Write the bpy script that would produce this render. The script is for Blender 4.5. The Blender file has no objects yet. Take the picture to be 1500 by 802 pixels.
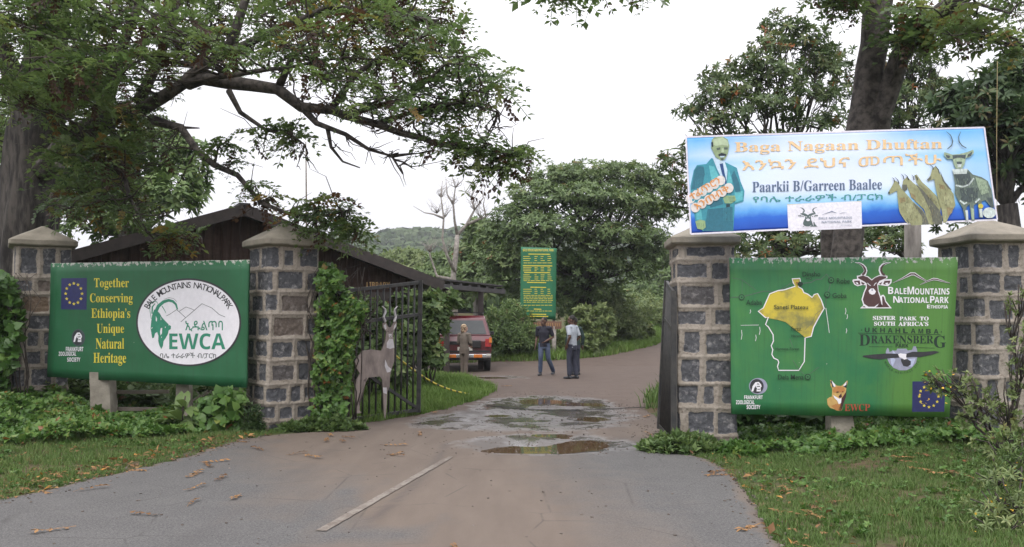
import bpy, bmesh, math, random
import numpy as np
from mathutils import Vector, Matrix, Quaternion
from mathutils.geometry import tessellate_polygon
random.seed(7); RNG = np.random.default_rng(7)
R = math.radians
SC = bpy.context.scene
COL = SC.collection

# ------------------------------------------------------------------ camera, sky, sun, exposure
EYE = 1.6; FPX = 1299.0; PITCH = math.atan(69/FPX)
cam_d = bpy.data.cameras.new('camera'); cam_d.sensor_width = 36; cam_d.lens = 36*FPX/1500
cam_d.clip_start = .05; cam_d.clip_end = 3000
cam = bpy.data.objects.new('camera', cam_d); COL.objects.link(cam)
cam.location = (0, 0, EYE); cam.rotation_euler = (R(90)+PITCH, 0, 0); SC.camera = cam
SUN_EL, SUN_AZ = R(58), R(205)          # azimuth clockwise from +Y: behind and left of the camera
world = bpy.data.worlds.new('World'); SC.world = world; world.use_nodes = True
wn, wl = world.node_tree.nodes, world.node_tree.links
bg = wn['Background']; bg.inputs[1].default_value = .1
sky = wn.new('ShaderNodeTexSky'); sky.sky_type = 'NISHITA'; sky.sun_disc = False
sky.sun_elevation = SUN_EL; sky.sun_rotation = SUN_AZ
tc = wn.new('ShaderNodeTexCoord'); sep = wn.new('ShaderNodeSeparateXYZ'); wl.new(tc.outputs['Generated'], sep.inputs[0])
mz = wn.new('ShaderNodeMapRange'); wl.new(sep.outputs[2], mz.inputs[0])
mz.inputs[1].default_value = 0; mz.inputs[2].default_value = 1; mz.inputs[3].default_value = 6.5; mz.inputs[4].default_value = 22
nz = wn.new('ShaderNodeTexNoise'); nz.inputs['Scale'].default_value = 2.2; nz.inputs['Detail'].default_value = 5
mp = wn.new('ShaderNodeMapping'); mp.inputs['Scale'].default_value = (1, 1, 3.5); wl.new(tc.outputs['Generated'], mp.inputs[0]); wl.new(mp.outputs[0], nz.inputs['Vector'])
mn = wn.new('ShaderNodeMapRange'); wl.new(nz.outputs[0], mn.inputs[0]); mn.inputs[1].default_value = .3; mn.inputs[2].default_value = .7
mn.inputs[3].default_value = .9; mn.inputs[4].default_value = 1.12
mm = wn.new('ShaderNodeMath'); mm.operation = 'MULTIPLY'; wl.new(mz.outputs[0], mm.inputs[0]); wl.new(mn.outputs[0], mm.inputs[1])
cc = wn.new('ShaderNodeCombineColor'); wl.new(mm.outputs[0], cc.inputs[0])
g2 = wn.new('ShaderNodeMath'); g2.operation = 'MULTIPLY'; g2.inputs[1].default_value = .985; wl.new(mm.outputs[0], g2.inputs[0]); wl.new(g2.outputs[0], cc.inputs[1])
b2 = wn.new('ShaderNodeMath'); b2.operation = 'MULTIPLY'; b2.inputs[1].default_value = 1.03; wl.new(mm.outputs[0], b2.inputs[0]); wl.new(b2.outputs[0], cc.inputs[2])
mx = wn.new('ShaderNodeMix'); mx.data_type = 'RGBA'; mx.inputs[0].default_value = .94
wl.new(sky.outputs[0], mx.inputs[6]); wl.new(cc.outputs[0], mx.inputs[7]); wl.new(mx.outputs[2], bg.inputs[0])
sun_d = bpy.data.lights.new('sun', 'SUN'); sun_d.energy = 1.5; sun_d.angle = R(16); sun_d.color = (1, .97, .92)
sun = bpy.data.objects.new('sun', sun_d); COL.objects.link(sun)
sd = Vector((math.sin(SUN_AZ)*math.cos(SUN_EL), math.cos(SUN_AZ)*math.cos(SUN_EL), math.sin(SUN_EL)))
sun.rotation_euler = sd.to_track_quat('Z', 'Y').to_euler()
SC.view_settings.view_transform = 'Standard'; SC.view_settings.look = 'None'
SC.view_settings.exposure = .4; SC.view_settings.gamma = 1; SC.view_settings.use_curve_mapping = False
SC.cycles.max_bounces = 8; SC.cycles.diffuse_bounces = 3; SC.cycles.transmission_bounces = 6

# ------------------------------------------------------------------ helpers
CP, SP = math.cos(PITCH), math.sin(PITCH)
def ray(px, py):
    x, v = (px-750)/FPX, (401-py)/FPX
    return Vector((x, CP - v*SP, SP + v*CP))
def G(px, py, z=0):                      # the ground point seen at a photograph position
    r = ray(px, py); t = (z-EYE)/r.z; return Vector((r.x*t, r.y*t, z))
def P(px, py, y):                        # a point at distance y
    r = ray(px, py); t = y/r.y; return Vector((r.x*t, y, EYE + r.z*t))
def S(r, g, b): return tuple(((c/255)/12.92 if c/255 <= .04045 else ((c/255+.055)/1.055)**2.4) for c in (r, g, b))
def smooth(a, b, x):
    t = np.clip((x-a)/(b-a), 0, 1); return t*t*(3-2*t)
def _h(i, j, s):
    n = (i*374761393 + j*668265263 + s*974711) & 0x7fffffff
    n = ((n ^ (n >> 13))*1274126177) & 0x7fffffff
    return ((n ^ (n >> 16)) & 0xffff)/65535.0
def vn(x, y, s=0):
    x = np.asarray(x, float); y = np.asarray(y, float)
    i = np.floor(x).astype(np.int64); j = np.floor(y).astype(np.int64); u = x-i; v = y-j
    u = u*u*(3-2*u); v = v*v*(3-2*v)
    return (_h(i, j, s)*(1-u)+_h(i+1, j, s)*u)*(1-v) + (_h(i, j+1, s)*(1-u)+_h(i+1, j+1, s)*u)*v
def fbm(x, y, s=0, o=4):
    r = 0; a = .5
    for k in range(o): r = r + a*vn(np.asarray(x)*2**k, np.asarray(y)*2**k, s+k); a *= .5
    return r
def tag(o, label=None, cat=None, group=None, kind=None):
    if label: o['label'] = label
    if cat: o['category'] = cat
    if group: o['group'] = group
    if kind: o['kind'] = kind
    return o
def thing(name, label, cat, loc=(0, 0, 0), group=None):
    o = bpy.data.objects.new(name, None); COL.objects.link(o); o.location = loc; o.empty_display_size = .2
    return tag(o, label, cat, group)
def link(name, me, mats, parent=None):
    o = bpy.data.objects.new(name, me); COL.objects.link(o)
    for m in (mats if isinstance(mats, (list, tuple)) else [mats]): me.materials.append(m)
    if parent:
        o.parent = parent; o.matrix_parent_inverse = Matrix.Translation(-parent.location)
    return o
def rebase(o, loc):                      # move a single mesh's origin to its base
    o.data.transform(Matrix.Translation(-Vector(loc))); o.location = loc
    for c in o.children: c.matrix_parent_inverse = Matrix.Translation(-Vector(loc))
    return o
class MB:
    def __init__(s): s.v = []; s.f = []; s.m = []
    def add(s, vs, fs, mi=0):
        b = len(s.v); s.v += [tuple(v) for v in vs]; s.f += [tuple(b+i for i in f) for f in fs]; s.m += [mi]*len(fs); return s
    def box(s, c, size, rz=0, mi=0, rot=None, taper=1):
        hx, hy, hz = size[0]/2, size[1]/2, size[2]/2
        M_ = rot if rot is not None else Matrix.Rotation(rz, 3, 'Z')
        vs = [Vector(c) + M_ @ Vector((x*hx*(taper if z > 0 else 1), y*hy*(taper if z > 0 else 1), z*hz)) for z in (-1, 1) for x, y in ((-1, -1), (1, -1), (1, 1), (-1, 1))]
        return s.add(vs, [(3, 2, 1, 0), (4, 5, 6, 7), (0, 1, 5, 4), (1, 2, 6, 5), (2, 3, 7, 6), (3, 0, 4, 7)], mi)
    def beam(s, a, b, w, h, mi=0, up=(0, 0, 1)):
        a, b = Vector(a), Vector(b); d = (b-a).normalized(); sd_ = d.cross(Vector(up)).normalized(); u = sd_.cross(d)
        vs = [p + sd_*x*w/2 + u*z*h/2 for p in (a, b) for x, z in ((-1, -1), (1, -1), (1, 1), (-1, 1))]
        return s.add(vs, [(0, 1, 2, 3), (7, 6, 5, 4), (0, 4, 5, 1), (1, 5, 6, 2), (2, 6, 7, 3), (3, 7, 4, 0)], mi)
    def tube(s, pts, rad, n=8, mi=0, ell=None, cap=True):
        pts = [Vector(p) for p in pts]; k = len(pts)
        if not isinstance(rad, (list, tuple)): rad = [rad]*k
        t0 = (pts[1]-pts[0]).normalized(); ref = Vector((1, 0, 0)) if abs(t0.x) < .9 else Vector((0, 1, 0))
        u = (ref - t0*ref.dot(t0)).normalized(); vs = []
        for i, p in enumerate(pts):
            t = (pts[min(i+1, k-1)]-pts[max(i-1, 0)])
            t = t.normalized() if t.length > 1e-9 else t0
            u = (u - t*u.dot(t)).normalized(); w = t.cross(u); r = rad[i]
            rx, ry = (r if isinstance(r, (tuple, list)) else (r, r))
            vs += [p + u*math.cos(2*math.pi*j/n)*rx + w*math.sin(2*math.pi*j/n)*ry for j in range(n)]
        fs = [(i*n+j, i*n+(j+1) % n, (i+1)*n+(j+1) % n, (i+1)*n+j) for i in range(k-1) for j in range(n)]
        if cap: fs += [tuple(range(n-1, -1, -1)), tuple((k-1)*n+j for j in range(n))]
        return s.add(vs, fs, mi)
    def ball(s, c, r, n=12, m=8, mi=0, rot=None):
        r = r if isinstance(r, (tuple, list)) else (r, r, r); vs = []
        for i in range(1, m):
            a = math.pi*i/m
            for j in range(n):
                b = 2*math.pi*j/n; v = Vector((math.sin(a)*math.cos(b)*r[0], math.sin(a)*math.sin(b)*r[1], math.cos(a)*r[2]))
                vs.append(Vector(c) + (rot @ v if rot else v))
        t, bt = Vector((0, 0, r[2])), Vector((0, 0, -r[2]))
        vs += [Vector(c)+(rot @ t if rot else t), Vector(c)+(rot @ bt if rot else bt)]
        T, B = (m-1)*n, (m-1)*n+1
        fs = [(i*n+j, (i+1)*n+j, (i+1)*n+(j+1) % n, i*n+(j+1) % n) for i in range(m-2) for j in range(n)]
        fs += [(T, j, (j+1) % n) for j in range(n)] + [(B, (m-2)*n+(j+1) % n, (m-2)*n+j) for j in range(n)]
        return s.add(vs, fs, mi)
    def mesh(s, name, shade=False):
        me = bpy.data.meshes.new(name); me.from_pydata(s.v, [], s.f); me.polygons.foreach_set('material_index', s.m)
        if shade: me.polygons.foreach_set('use_smooth', [True]*len(s.f))
        me.update(); return me
    def build(s, name, mats, parent=None, shade=False): return link(name, s.mesh(name, shade), mats, parent)
def npmesh(name, V, F, mats, parent=None, shade=False, attrs=None, uv=None):
    V = np.ascontiguousarray(V, np.float32); F = np.ascontiguousarray(F, np.int32); me = bpy.data.meshes.new(name)
    me.vertices.add(len(V)); me.vertices.foreach_set('co', V.ravel())
    k = F.shape[1]; me.loops.add(F.size); me.loops.foreach_set('vertex_index', F.ravel())
    me.polygons.add(len(F)); me.polygons.foreach_set('loop_start', np.arange(0, F.size, k, dtype=np.int32))
    me.polygons.foreach_set('loop_total', np.full(len(F), k, np.int32))
    if shade: me.polygons.foreach_set('use_smooth', np.ones(len(F), bool))
    for a, d in (attrs or {}).items():
        at = me.attributes.new(a, 'FLOAT', 'POINT'); at.data.foreach_set('value', np.asarray(d, np.float32).ravel())
    if uv is not None:
        ul = me.uv_layers.new(name='UVMap'); ul.data.foreach_set('uv', np.asarray(uv, np.float32)[F.ravel()].ravel())
    me.update(calc_edges=True); me.validate()
    return link(name, me, mats, parent)
def grid(nx, ny):
    i = np.arange(nx-1)[None, :] + np.arange(ny-1)[:, None]*nx
    return np.stack([i, i+1, i+1+nx, i+nx], -1).reshape(-1, 4)
def dup(root, loc, rot=None, scale=None, label=None, group=None):
    r = root.copy(); COL.objects.link(r); r.location = loc
    if rot is not None: r.rotation_euler = rot
    if scale is not None: r.scale = (scale,)*3
    if label: r['label'] = label
    if group: r['group'] = group
    for ch in root.children:
        c = ch.copy(); COL.objects.link(c); c.parent = r
        for g in ch.children:
            d = g.copy(); COL.objects.link(d); d.parent = c
    return r

# ------------------------------------------------------------------ materials
class NT:
    def __init__(s, name):
        s.m = bpy.data.materials.new(name); s.m.use_nodes = True; s.n = s.m.node_tree.nodes; s.l = s.m.node_tree.links
        s.b = s.n['Principled BSDF']; s.out = s.n['Material Output']
    def N(s, t, **k):
        o = s.n.new(t)
        for a, v in k.items(): setattr(o, a, v)
        return o
    def coord(s, scale=(1, 1, 1), which='Object'):
        t = s.N('ShaderNodeTexCoord'); m = s.N('ShaderNodeMapping'); m.inputs['Scale'].default_value = scale
        s.l.new(t.outputs[which], m.inputs[0]); return m.outputs[0]
    def noise(s, vec, sc, det=5, rough=.6, dist=0):
        t = s.N('ShaderNodeTexNoise'); t.inputs['Scale'].default_value = sc; t.inputs['Detail'].default_value = det
        t.inputs['Roughness'].default_value = rough; t.inputs['Distortion'].default_value = dist; s.l.new(vec, t.inputs['Vector']); return t.outputs[0]
    def rng(s, v, a, b, c=0, d=1):
        m = s.N('ShaderNodeMapRange'); s.l.new(v, m.inputs[0])
        for i, x in enumerate((a, b, c, d)): m.inputs[i+1].default_value = x
        return m.outputs[0]
    def ramp(s, v, stops, interp='LINEAR'):
        r = s.N('ShaderNodeValToRGB'); e = r.color_ramp.elements; r.color_ramp.interpolation = interp
        while len(e) < len(stops): e.new(.5)
        for x, (p, c) in zip(e, stops): x.position = p; x.color = (*c[:3], 1)
        s.l.new(v, r.inputs[0]); return r.outputs[0]
    def mix(s, f, a, b, mode='MIX'):
        m = s.N('ShaderNodeMix', data_type='RGBA', blend_type=mode)
        for i, x in ((0, f), (6, a), (7, b)):
            if hasattr(x, 'node'): s.l.new(x, m.inputs[i])
            else: m.inputs[i].default_value = x if i == 0 else (*x[:3], 1)
        return m.outputs[2]
    def math(s, op, a, b=0):
        m = s.N('ShaderNodeMath', operation=op)
        for i, x in ((0, a), (1, b)):
            if hasattr(x, 'node'): s.l.new(x, m.inputs[i])
            else: m.inputs[i].default_value = x
        return m.outputs[0]
    def attr(s, n): return s.N('ShaderNodeAttribute', attribute_name=n).outputs['Fac']
    def bump(s, h, strength=.3, dist=.01):
        b = s.N('ShaderNodeBump'); b.inputs['Strength'].default_value = strength; b.inputs['Distance'].default_value = dist
        s.l.new(h, b.inputs['Height']); s.l.new(b.outputs[0], s.b.inputs['Normal'])
    def set(s, color=None, rough=None, metal=None, spec=None):
        for k, v in (('Base Color', color), ('Roughness', rough), ('Metallic', metal), ('Specular IOR Level', spec)):
            if v is None: continue
            if hasattr(v, 'node'): s.l.new(v, s.b.inputs[k])
            else: s.b.inputs[k].default_value = (*v[:3], 1) if k == 'Base Color' else v
        return s.m
def M(name, c1, c2=None, scale=6, rough=.7, bump=0, bscale=None, stretch=(1, 1, 1), metal=0, spec=.5, lo=.35, hi=.65):
    t = NT(name); v = t.coord(stretch); n = t.noise(v, scale)
    c2 = c2 or tuple(c*.75 for c in c1)
    t.set(t.mix(t.rng(n, lo, hi), c1, c2), rough, metal, spec)
    if bump: t.bump(t.noise(v, bscale or scale*4), bump)
    return t.m
def leafmat(name, stops, rough=.55, trans=.3, spec=.35):
    t = NT(name); c = t.ramp(t.attr('tint'), stops)
    t.set(c, rough, 0, spec)
    tr = t.N('ShaderNodeBsdfTranslucent'); t.l.new(t.mix(.35, c, (.9, 1, .3), 'MULTIPLY'), tr.inputs[0])
    ms = t.N('ShaderNodeMixShader'); ms.inputs[0].default_value = trans
    t.l.new(t.b.outputs[0], ms.inputs[1]); t.l.new(tr.outputs[0], ms.inputs[2]); t.l.new(ms.outputs[0], t.out.inputs[0]); return t.m
LEAF_HAG = leafmat('hagenia_leaf', [(0, (.045, .085, .036)), (.4, (.105, .165, .06)), (.72, (.165, .23, .085)), (.87, (.20, .235, .08)), (.92, (.28, .18, .045)), (.96, (.12, .06, .03)), (1, (.075, .038, .024))], .4, .48, .5)
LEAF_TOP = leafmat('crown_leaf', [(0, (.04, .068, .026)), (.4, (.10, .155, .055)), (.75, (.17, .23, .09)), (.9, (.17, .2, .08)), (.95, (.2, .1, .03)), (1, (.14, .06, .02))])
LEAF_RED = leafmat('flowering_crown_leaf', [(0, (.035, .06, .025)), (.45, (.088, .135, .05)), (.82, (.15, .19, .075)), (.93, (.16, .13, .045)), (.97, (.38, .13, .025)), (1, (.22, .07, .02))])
LEAF_DARK = leafmat('dark_crown_leaf', [(0, (.022, .045, .018)), (.5, (.045, .085, .03)), (.85, (.08, .125, .045)), (1, (.13, .1, .04))])
LEAF_BUSH = leafmat('bush_leaf', [(0, (.045, .08, .028)), (.45, (.095, .155, .05)), (.8, (.155, .22, .075)), (.96, (.2, .23, .09)), (1, (.14, .07, .03))])
LEAF_PALE = leafmat('pale_bush_leaf', [(0, (.08, .115, .045)), (.5, (.15, .2, .075)), (.9, (.23, .27, .11)), (1, (.25, .24, .1))])
LEAF_IVY = leafmat('ivy_leaf', [(0, (.03, .075, .015)), (.5, (.07, .15, .03)), (.85, (.13, .22, .05)), (.96, (.2, .24, .06)), (1, (.22, .09, .03))], .45)
GRASS = leafmat('grass_blade', [(0, (.05, .085, .022)), (.5, (.088, .15, .04)), (.85, (.145, .21, .065)), (.95, (.2, .18, .08)), (1, (.26, .18, .1))], .6, .25, .2)
DRYLEAF = leafmat('dry_leaf', [(0, (.10, .05, .025)), (.5, (.22, .12, .055)), (.85, (.34, .19, .08)), (1, (.42, .20, .05))], .7, .15, .2)
YELLOW = leafmat('yellow_petal', [(0, (.5, .32, .03)), (1, (.7, .42, .05))], .6, .2)
BARK = M('bark', (.07, .06, .053), (.012, .010, .009), 11, .9, 1, 26, (1, 1, .2), lo=.4, hi=.6); BARK_LIMB = M('limb_bark', (.10, .085, .075), (.022, .018, .016), 9, .9, 1, 30, lo=.38, hi=.62)
BARK_L = M('pale_bark', (.22, .20, .18), (.08, .07, .062), 8, .9, 1, 24, (1, 1, .25))
TWIG = M('twig_bark', (.075, .06, .05), (.03, .024, .02), 12, .9)
DEADWOOD = M('bleached_wood', (.33, .3, .27), (.16, .14, .125), 6, .9)

# ------------------------------------------------------------------ leaf templates (verts, quads, tint offset)
def leaf_pinnate(pairs=7, wide=.075, ll=.27, droop=.75, rnd=random):
    V, F, T = [], [], []
    def q(a): F.append([len(V)+i for i in range(4)]); V.extend(a); T.extend([0]*4)
    def c(t): return Vector((t*(1-.18*t), 0, .3*t-droop*t*t))
    for i in range(3):
        a, b = c(i/3), c((i+1)/3); w = Vector((0, .012, 0)); q([a-w, a+w, b+w, b-w])
    for i in range(pairs):
        t = .18+.8*i/(pairs-1); p = c(t); s = math.sin(math.pi*min(1, .25+.72*(1-abs(t-.55)*1.1)))*.5+.5
        for sg in (-1, 1):
            L = ll*s*rnd.uniform(.85, 1.1); d = Vector((.5, sg*.8, -.25+rnd.uniform(-.15, .1))).normalized()
            w = Vector((-d.y, d.x, 0)).normalized()*wide*.5; m = p+d*L*.5+Vector((0, 0, .02))
            q([p, m-w, p+d*L-Vector((0, 0, .03)), m+w])
    p = c(1); q([p, p+Vector((.1, -.04, -.06)), p+Vector((.2, 0, -.16)), p+Vector((.1, .04, -.06))])
    return np.array([list(v) for v in V]), np.array(F), np.array(T, float)
def rosette(leaf, n, seed, up=(.1, .7), dead=0, sz=(.7, 1.1)):
    rr = random.Random(seed); VV, FF, TT = [], [], []; b = 0
    for i in range(n+dead):
        v, f, t = leaf(rr) if callable(leaf) else leaf
        az = 2*math.pi*i/n + rr.uniform(-.35, .35); el = rr.uniform(*up) if i < n else rr.uniform(-1.35, -.8)
        m = np.array((Matrix.Rotation(az, 3, 'Z') @ Matrix.Rotation(-el, 3, 'Y') @ Matrix.Rotation(rr.uniform(-.5, .5), 3, 'X'))*1)
        s = rr.uniform(*sz)*(1 if i < n else .75)
        VV.append(v @ m.T*s); FF.append(f+b); TT.append(t+(rr.uniform(-.13, .13) if i < n else .55)); b += len(v)
    return np.vstack(VV), np.vstack(FF), np.concatenate(TT)
def leaf_strip(w=.26, droop=.55):
    ts = (0, .4, .75, 1); ws = (.04, .5, .42, .04); V = []
    for t, k in zip(ts, ws):
        z = .28*t-droop*t*t; x = t*(1-.15*t); V += [(x, -w*k, z), (x, w*k, z+.03*k)]
    return np.array(V), np.array([[0, 1, 3, 2], [2, 3, 5, 4], [4, 5, 7, 6]]), np.zeros(8)
def leaf_simple(w=.35):
    V = np.array([(0, 0, 0), (.45, -w, .06), (1, 0, -.12), (.45, w, .06), (.5, 0, -.03)])
    return V, np.array([[0, 1, 2, 4], [0, 4, 2, 3]]), np.zeros(5)
def leaf_ivy():
    V = np.array([(0, 0, 0), (.1, -.45, .05), (.5, -.42, .02), (1, 0, -.15), (.5, .42, .02), (.1, .45, .05), (.4, 0, .03)])
    return V, np.array([[0, 1, 2, 6], [6, 2, 3, 4], [0, 6, 4, 5]]), np.zeros(7)
def blades(n, seed, spread=.5):
    rr = random.Random(seed); V, F, T = [], [], []
    for i in range(n):
        a = rr.uniform(0, 6.3); o = Vector((rr.uniform(-spread, spread), rr.uniform(-spread, spread), 0)); h = rr.uniform(.5, 1.15)
        l = rr.uniform(.1, .75); d = Vector((math.cos(a), math.sin(a), 0)); w = Vector((-d.y, d.x, 0))*.045; b = len(V); t = rr.uniform(-.15, .15)
        m = o+d*l*.3*h+Vector((0, 0, h*.62)); e = o+d*l*h+Vector((0, 0, h))
        V += [o-w, o+w, m+w*.8, m-w*.8, e+w*.12, e-w*.12]; F += [[b, b+1, b+2, b+3], [b+3, b+2, b+4, b+5]]; T += [t]*6
    return np.array([list(v) for v in V]), np.array(F), np.array(T)
PIN = [rosette(lambda rr: leaf_pinnate(5, .16, .29, rr.uniform(.6, 1.25), rr), 7, s, (.0, .8), dead=(2 if s % 2 else 0)) for s in range(5)]
PINW = [rosette(lambda rr: leaf_pinnate(4, .2, .36, rr.uniform(.6, 1.2), rr), 6, 20+s, dead=(1 if s % 2 else 0)) for s in range(4)]
ROS = [rosette(leaf_strip(), 8, 40+s, (-.1, .8)) for s in range(4)]
ROSF = [rosette(leaf_strip(.17, .4), 9, 50+s, (-.3, 1.2)) for s in range(4)]
SPRIG = [rosette(leaf_simple(.26), 9, 60+s, (-.4, 1.3)) for s in range(4)]
IVY = [rosette(leaf_ivy(), 4, 70+s, (-.5, .7)) for s in range(4)]
BROAD = [rosette(leaf_simple(.3), 5, 80+s, (-.2, .9)) for s in range(4)]
TUFT = [blades(9, 90+s) for s in range(5)]
def rotmats(n, tilt, rng=RNG, normals=None):
    az = rng.uniform(0, 2*np.pi, n); ta = rng.uniform(0, 2*np.pi, n); tl = np.abs(rng.normal(0, tilt, n))
    c, s = np.cos(az), np.sin(az); z = np.zeros(n); o = np.ones(n)
    Z = np.stack([np.stack([c, -s, z], -1), np.stack([s, c, z], -1), np.stack([z, z, o], -1)], 1)
    if normals is None:
        ax = np.stack([np.cos(ta), np.sin(ta), z], -1); ang = tl
    else:
        nn = normals/np.linalg.norm(normals, axis=1, keepdims=True)+rng.normal(0, tilt, (n, 3)); nn /= np.linalg.norm(nn, axis=1, keepdims=True)
        ax = np.stack([-nn[:, 1], nn[:, 0], z], -1); ln = np.linalg.norm(ax, axis=1, keepdims=True); ax = ax/np.maximum(ln, 1e-6)
        ang = np.arctan2(ln[:, 0], nn[:, 2])
    K = np.zeros((n, 3, 3)); K[:, 0, 1] = -ax[:, 2]; K[:, 0, 2] = ax[:, 1]; K[:, 1, 0] = ax[:, 2]; K[:, 1, 2] = -ax[:, 0]; K[:, 2, 0] = -ax[:, 1]; K[:, 2, 1] = ax[:, 0]
    I = np.eye(3)[None]; A = I + np.sin(ang)[:, None, None]*K + (1-np.cos(ang))[:, None, None]*(K @ K)
    return A @ Z
def scatter(name, tmpls, pos, size, mat, parent=None, tilt=.35, normals=None, tint=None, tvar=.16, shade=False):
    pos = np.asarray(pos, float); n = len(pos); Rm = rotmats(n, tilt, normals=normals)
    sz = RNG.uniform(size[0], size[1], n) if isinstance(size, tuple) else size
    ti = (np.full(n, .5) if tint is None else np.asarray(tint)) + RNG.normal(0, tvar, n)
    which = RNG.integers(0, len(tmpls), n); VV, FF, TT = [], [], []; b = 0
    for k, (v, f, t) in enumerate(tmpls):
        ix = np.where(which == k)[0]
        if not len(ix): continue
        A = np.einsum('nij,vj->nvi', Rm[ix], v)*sz[ix][:, None, None] + pos[ix][:, None, :]
        VV.append(A.reshape(-1, 3)); TT.append((ti[ix][:, None]+t[None]).ravel())
        FF.append((f[None]+(np.arange(len(ix))*len(v))[:, None, None]).reshape(-1, f.shape[1])+b); b += len(ix)*len(v)
    return npmesh(name, np.vstack(VV), np.vstack(FF), mat, parent, shade, {'tint': np.clip(np.concatenate(TT), 0, 1)})
def inpoly(x, y, poly):
    x = np.asarray(x); y = np.asarray(y); c = np.zeros(x.shape, bool); n = len(poly)
    for i in range(n):
        (x1, y1), (x2, y2) = poly[i][:2], poly[i-1][:2]
        hit = ((y1 > y) != (y2 > y)); xx = (x2-x1)*(y-y1)/((y2-y1) if y2 != y1 else 1e-9)+x1
        c ^= hit & (x < xx)
    return c
def fillpoly(poly, n, rng=RNG):
    a = np.array([p[:2] for p in poly], float); lo, hi = a.min(0), a.max(0); out = np.zeros((0, 2))
    while len(out) < n:
        q = rng.uniform(lo, hi, (n*2, 2)); out = np.vstack([out, q[inpoly(q[:, 0], q[:, 1], poly)]])
    return out[:n]

# ------------------------------------------------------------------ ground, road, water
XL = np.array([(-2, -7.2), (6, -5.3), (7.96, -4.6), (8.9, -4.33), (10.1, -3.97), (11.3, -3.75), (12.0, -3.68), (12.5, -3.3), (12.9, -2.5), (13.9, -2.35), (15.06, -1.62), (16, -1.3), (18.1, -.75), (20.4, -.5), (22, -.8), (23.6, -1.1), (25, -1.4), (26.2, -5.5), (31.5, -6), (32, -2.6), (33, 1.4), (34.5, 3.4), (37, 4.9), (39.5, 6.1), (43, 7.4), (55, 13), (70, 24)])
XR = np.array([(-2, 1.95), (4, 1.9), (6.3, 1.91), (7.2, 2.05), (8.5, 2.25), (9.67, 2.33), (10.3, 2.3), (11.1, 2.05), (12, 2.3), (14, 2.5), (16, 2.4), (18.5, 2.9), (23, 4.0), (33, 6.8), (41, 10.5), (55, 18), (70, 31)])
def xl(y): return np.interp(y, XL[:, 0], XL[:, 1])
def xr(y): return np.interp(y, XR[:, 0], XR[:, 1])
def rise(y): return .055*np.clip(np.asarray(y)-31, 0, 40)
def hgt(x, y):
    x = np.asarray(x, float); y = np.asarray(y, float)
    dl = xl(y)-x; dr = x-xr(y); near = 1-smooth(14.5, 17, y)
    dlb = -3.68-.2277*(12-y)-x
    h = rise(y) + near*((.33*smooth(3.1, 5.2, dlb)+.08*smooth(.7, 3, dlb))*(x < 0)+.12*smooth(.6, 3, dr)) + .05*(fbm(x*.9, y*.9, 3)-.47)*smooth(.0, .6, np.maximum(dl, dr)) + .05*smooth(0, .8, np.maximum(dl, dr))*(1-near)
    ins = np.minimum(-dl, -dr)
    return h - .1*smooth(.12, .4, ins)*(y < 68)
def zat(x, y): return float(hgt(np.array([x]), np.array([y]))[0])
def axis(spec):
    out = []
    for a, b, s in spec: out += list(np.arange(a, b, s))
    return np.array(out)
gx = axis([(-700, -60, 40), (-60, -14, 3), (-14, -9, .4), (-9, 6, .13), (6, 14, .4), (14, 60, 3), (60, 720, 40)])
gy = axis([(-60, 2, 4), (2, 5, .4), (5, 17, .13), (17, 34, .3), (34, 80, 2), (80, 800, 40)])
X, Y = np.meshgrid(gx, gy); Z = hgt(X, Y) - .0*X
t = NT('soil_and_moss'); v = t.coord(); n1 = t.noise(v, 1.3, 6); n2 = t.noise(v, 14, 4)
c = t.mix(t.rng(n1, .42, .6), (.05, .075, .02), (.10, .07, .042)); c = t.mix(t.rng(n2, .45, .7), c, (.055, .04, .026))
t.set(c, .95, 0, .2); t.bump(t.noise(v, 30), .6, .03); GROUND = t.m
tag(npmesh('ground', np.stack([X, Y, Z], -1).reshape(-1, 3), grid(len(gx), len(gy)), GROUND, shade=True), kind='structure')

ys = axis([(-2, 5, .25), (5, 9.6, .1), (9.6, 20, .05), (20, 36, .2), (36, 69, .8)]); NC = 110
u = np.linspace(0, 1, NC)[None, :]; Y = np.repeat(ys[:, None], NC, 1)
L = xl(ys)[:, None] + (.16*(vn(ys*2.1, ys*0, 5)-.5)+.12*(vn(ys*9, ys*0, 6)-.5)+.07*(vn(ys*24, ys*0, 7)-.5))[:, None]; Rr = xr(ys)[:, None] + (.05*(vn(ys*2.3, ys*0, 8)-.5)+.06*(vn(ys*8, ys*0, 9)-.5)+.05*(vn(ys*21, ys*0, 10)-.5))[:, None]
X = L + (Rr-L)*u
def blob(cx, cy, rx, ry, p=1): return np.exp(-(((X-cx)/rx)**2+((Y-cy)/ry)**2)**p)
hole = .04*blob(.42, 11.15, .82, .36, 1.3) + .035*blob(1.05, 11.75, .5, .42) + .03*blob(-.1, 11.0, .35, .18) + .03*blob(.55, 12.5, .5, .3) + .045*blob(.58, 17.7, .62, .75) + .035*blob(1.33, 14.5, .32, .35) + .03*blob(-.3, 15.05, .32, .25) + .03*blob(1.4, 17.0, .5, .5) + .03*blob(-.5, 25, .5, .5) + .02*blob(.5, 14.2, .6, .8)
wet = np.clip(blob(.45, 11.5, 1.25, 1.0, 2) + blob(.55, 15.2, 1.6, 2.6, 2) + .9*blob(.7, 17.5, 1.3, 1.5, 2) + .7*blob(-.8, 14, 1.0, 1.2, 2) + .8*blob(-.5, 25, 1.2, 1.0), 0, 1)
dirt = np.clip(smooth(10.2, 13.0, Y+2.2*(fbm(X*.9, Y*.5, 12)-.5)+.5*np.clip(-X, -2, 3)*0) + 1.1*np.exp(-((X+.85-.12*(10-Y))/1.5)**2)*smooth(.25, .62, fbm(X*1.3, Y*.45, 14)+.12), 0, 1)
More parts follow.
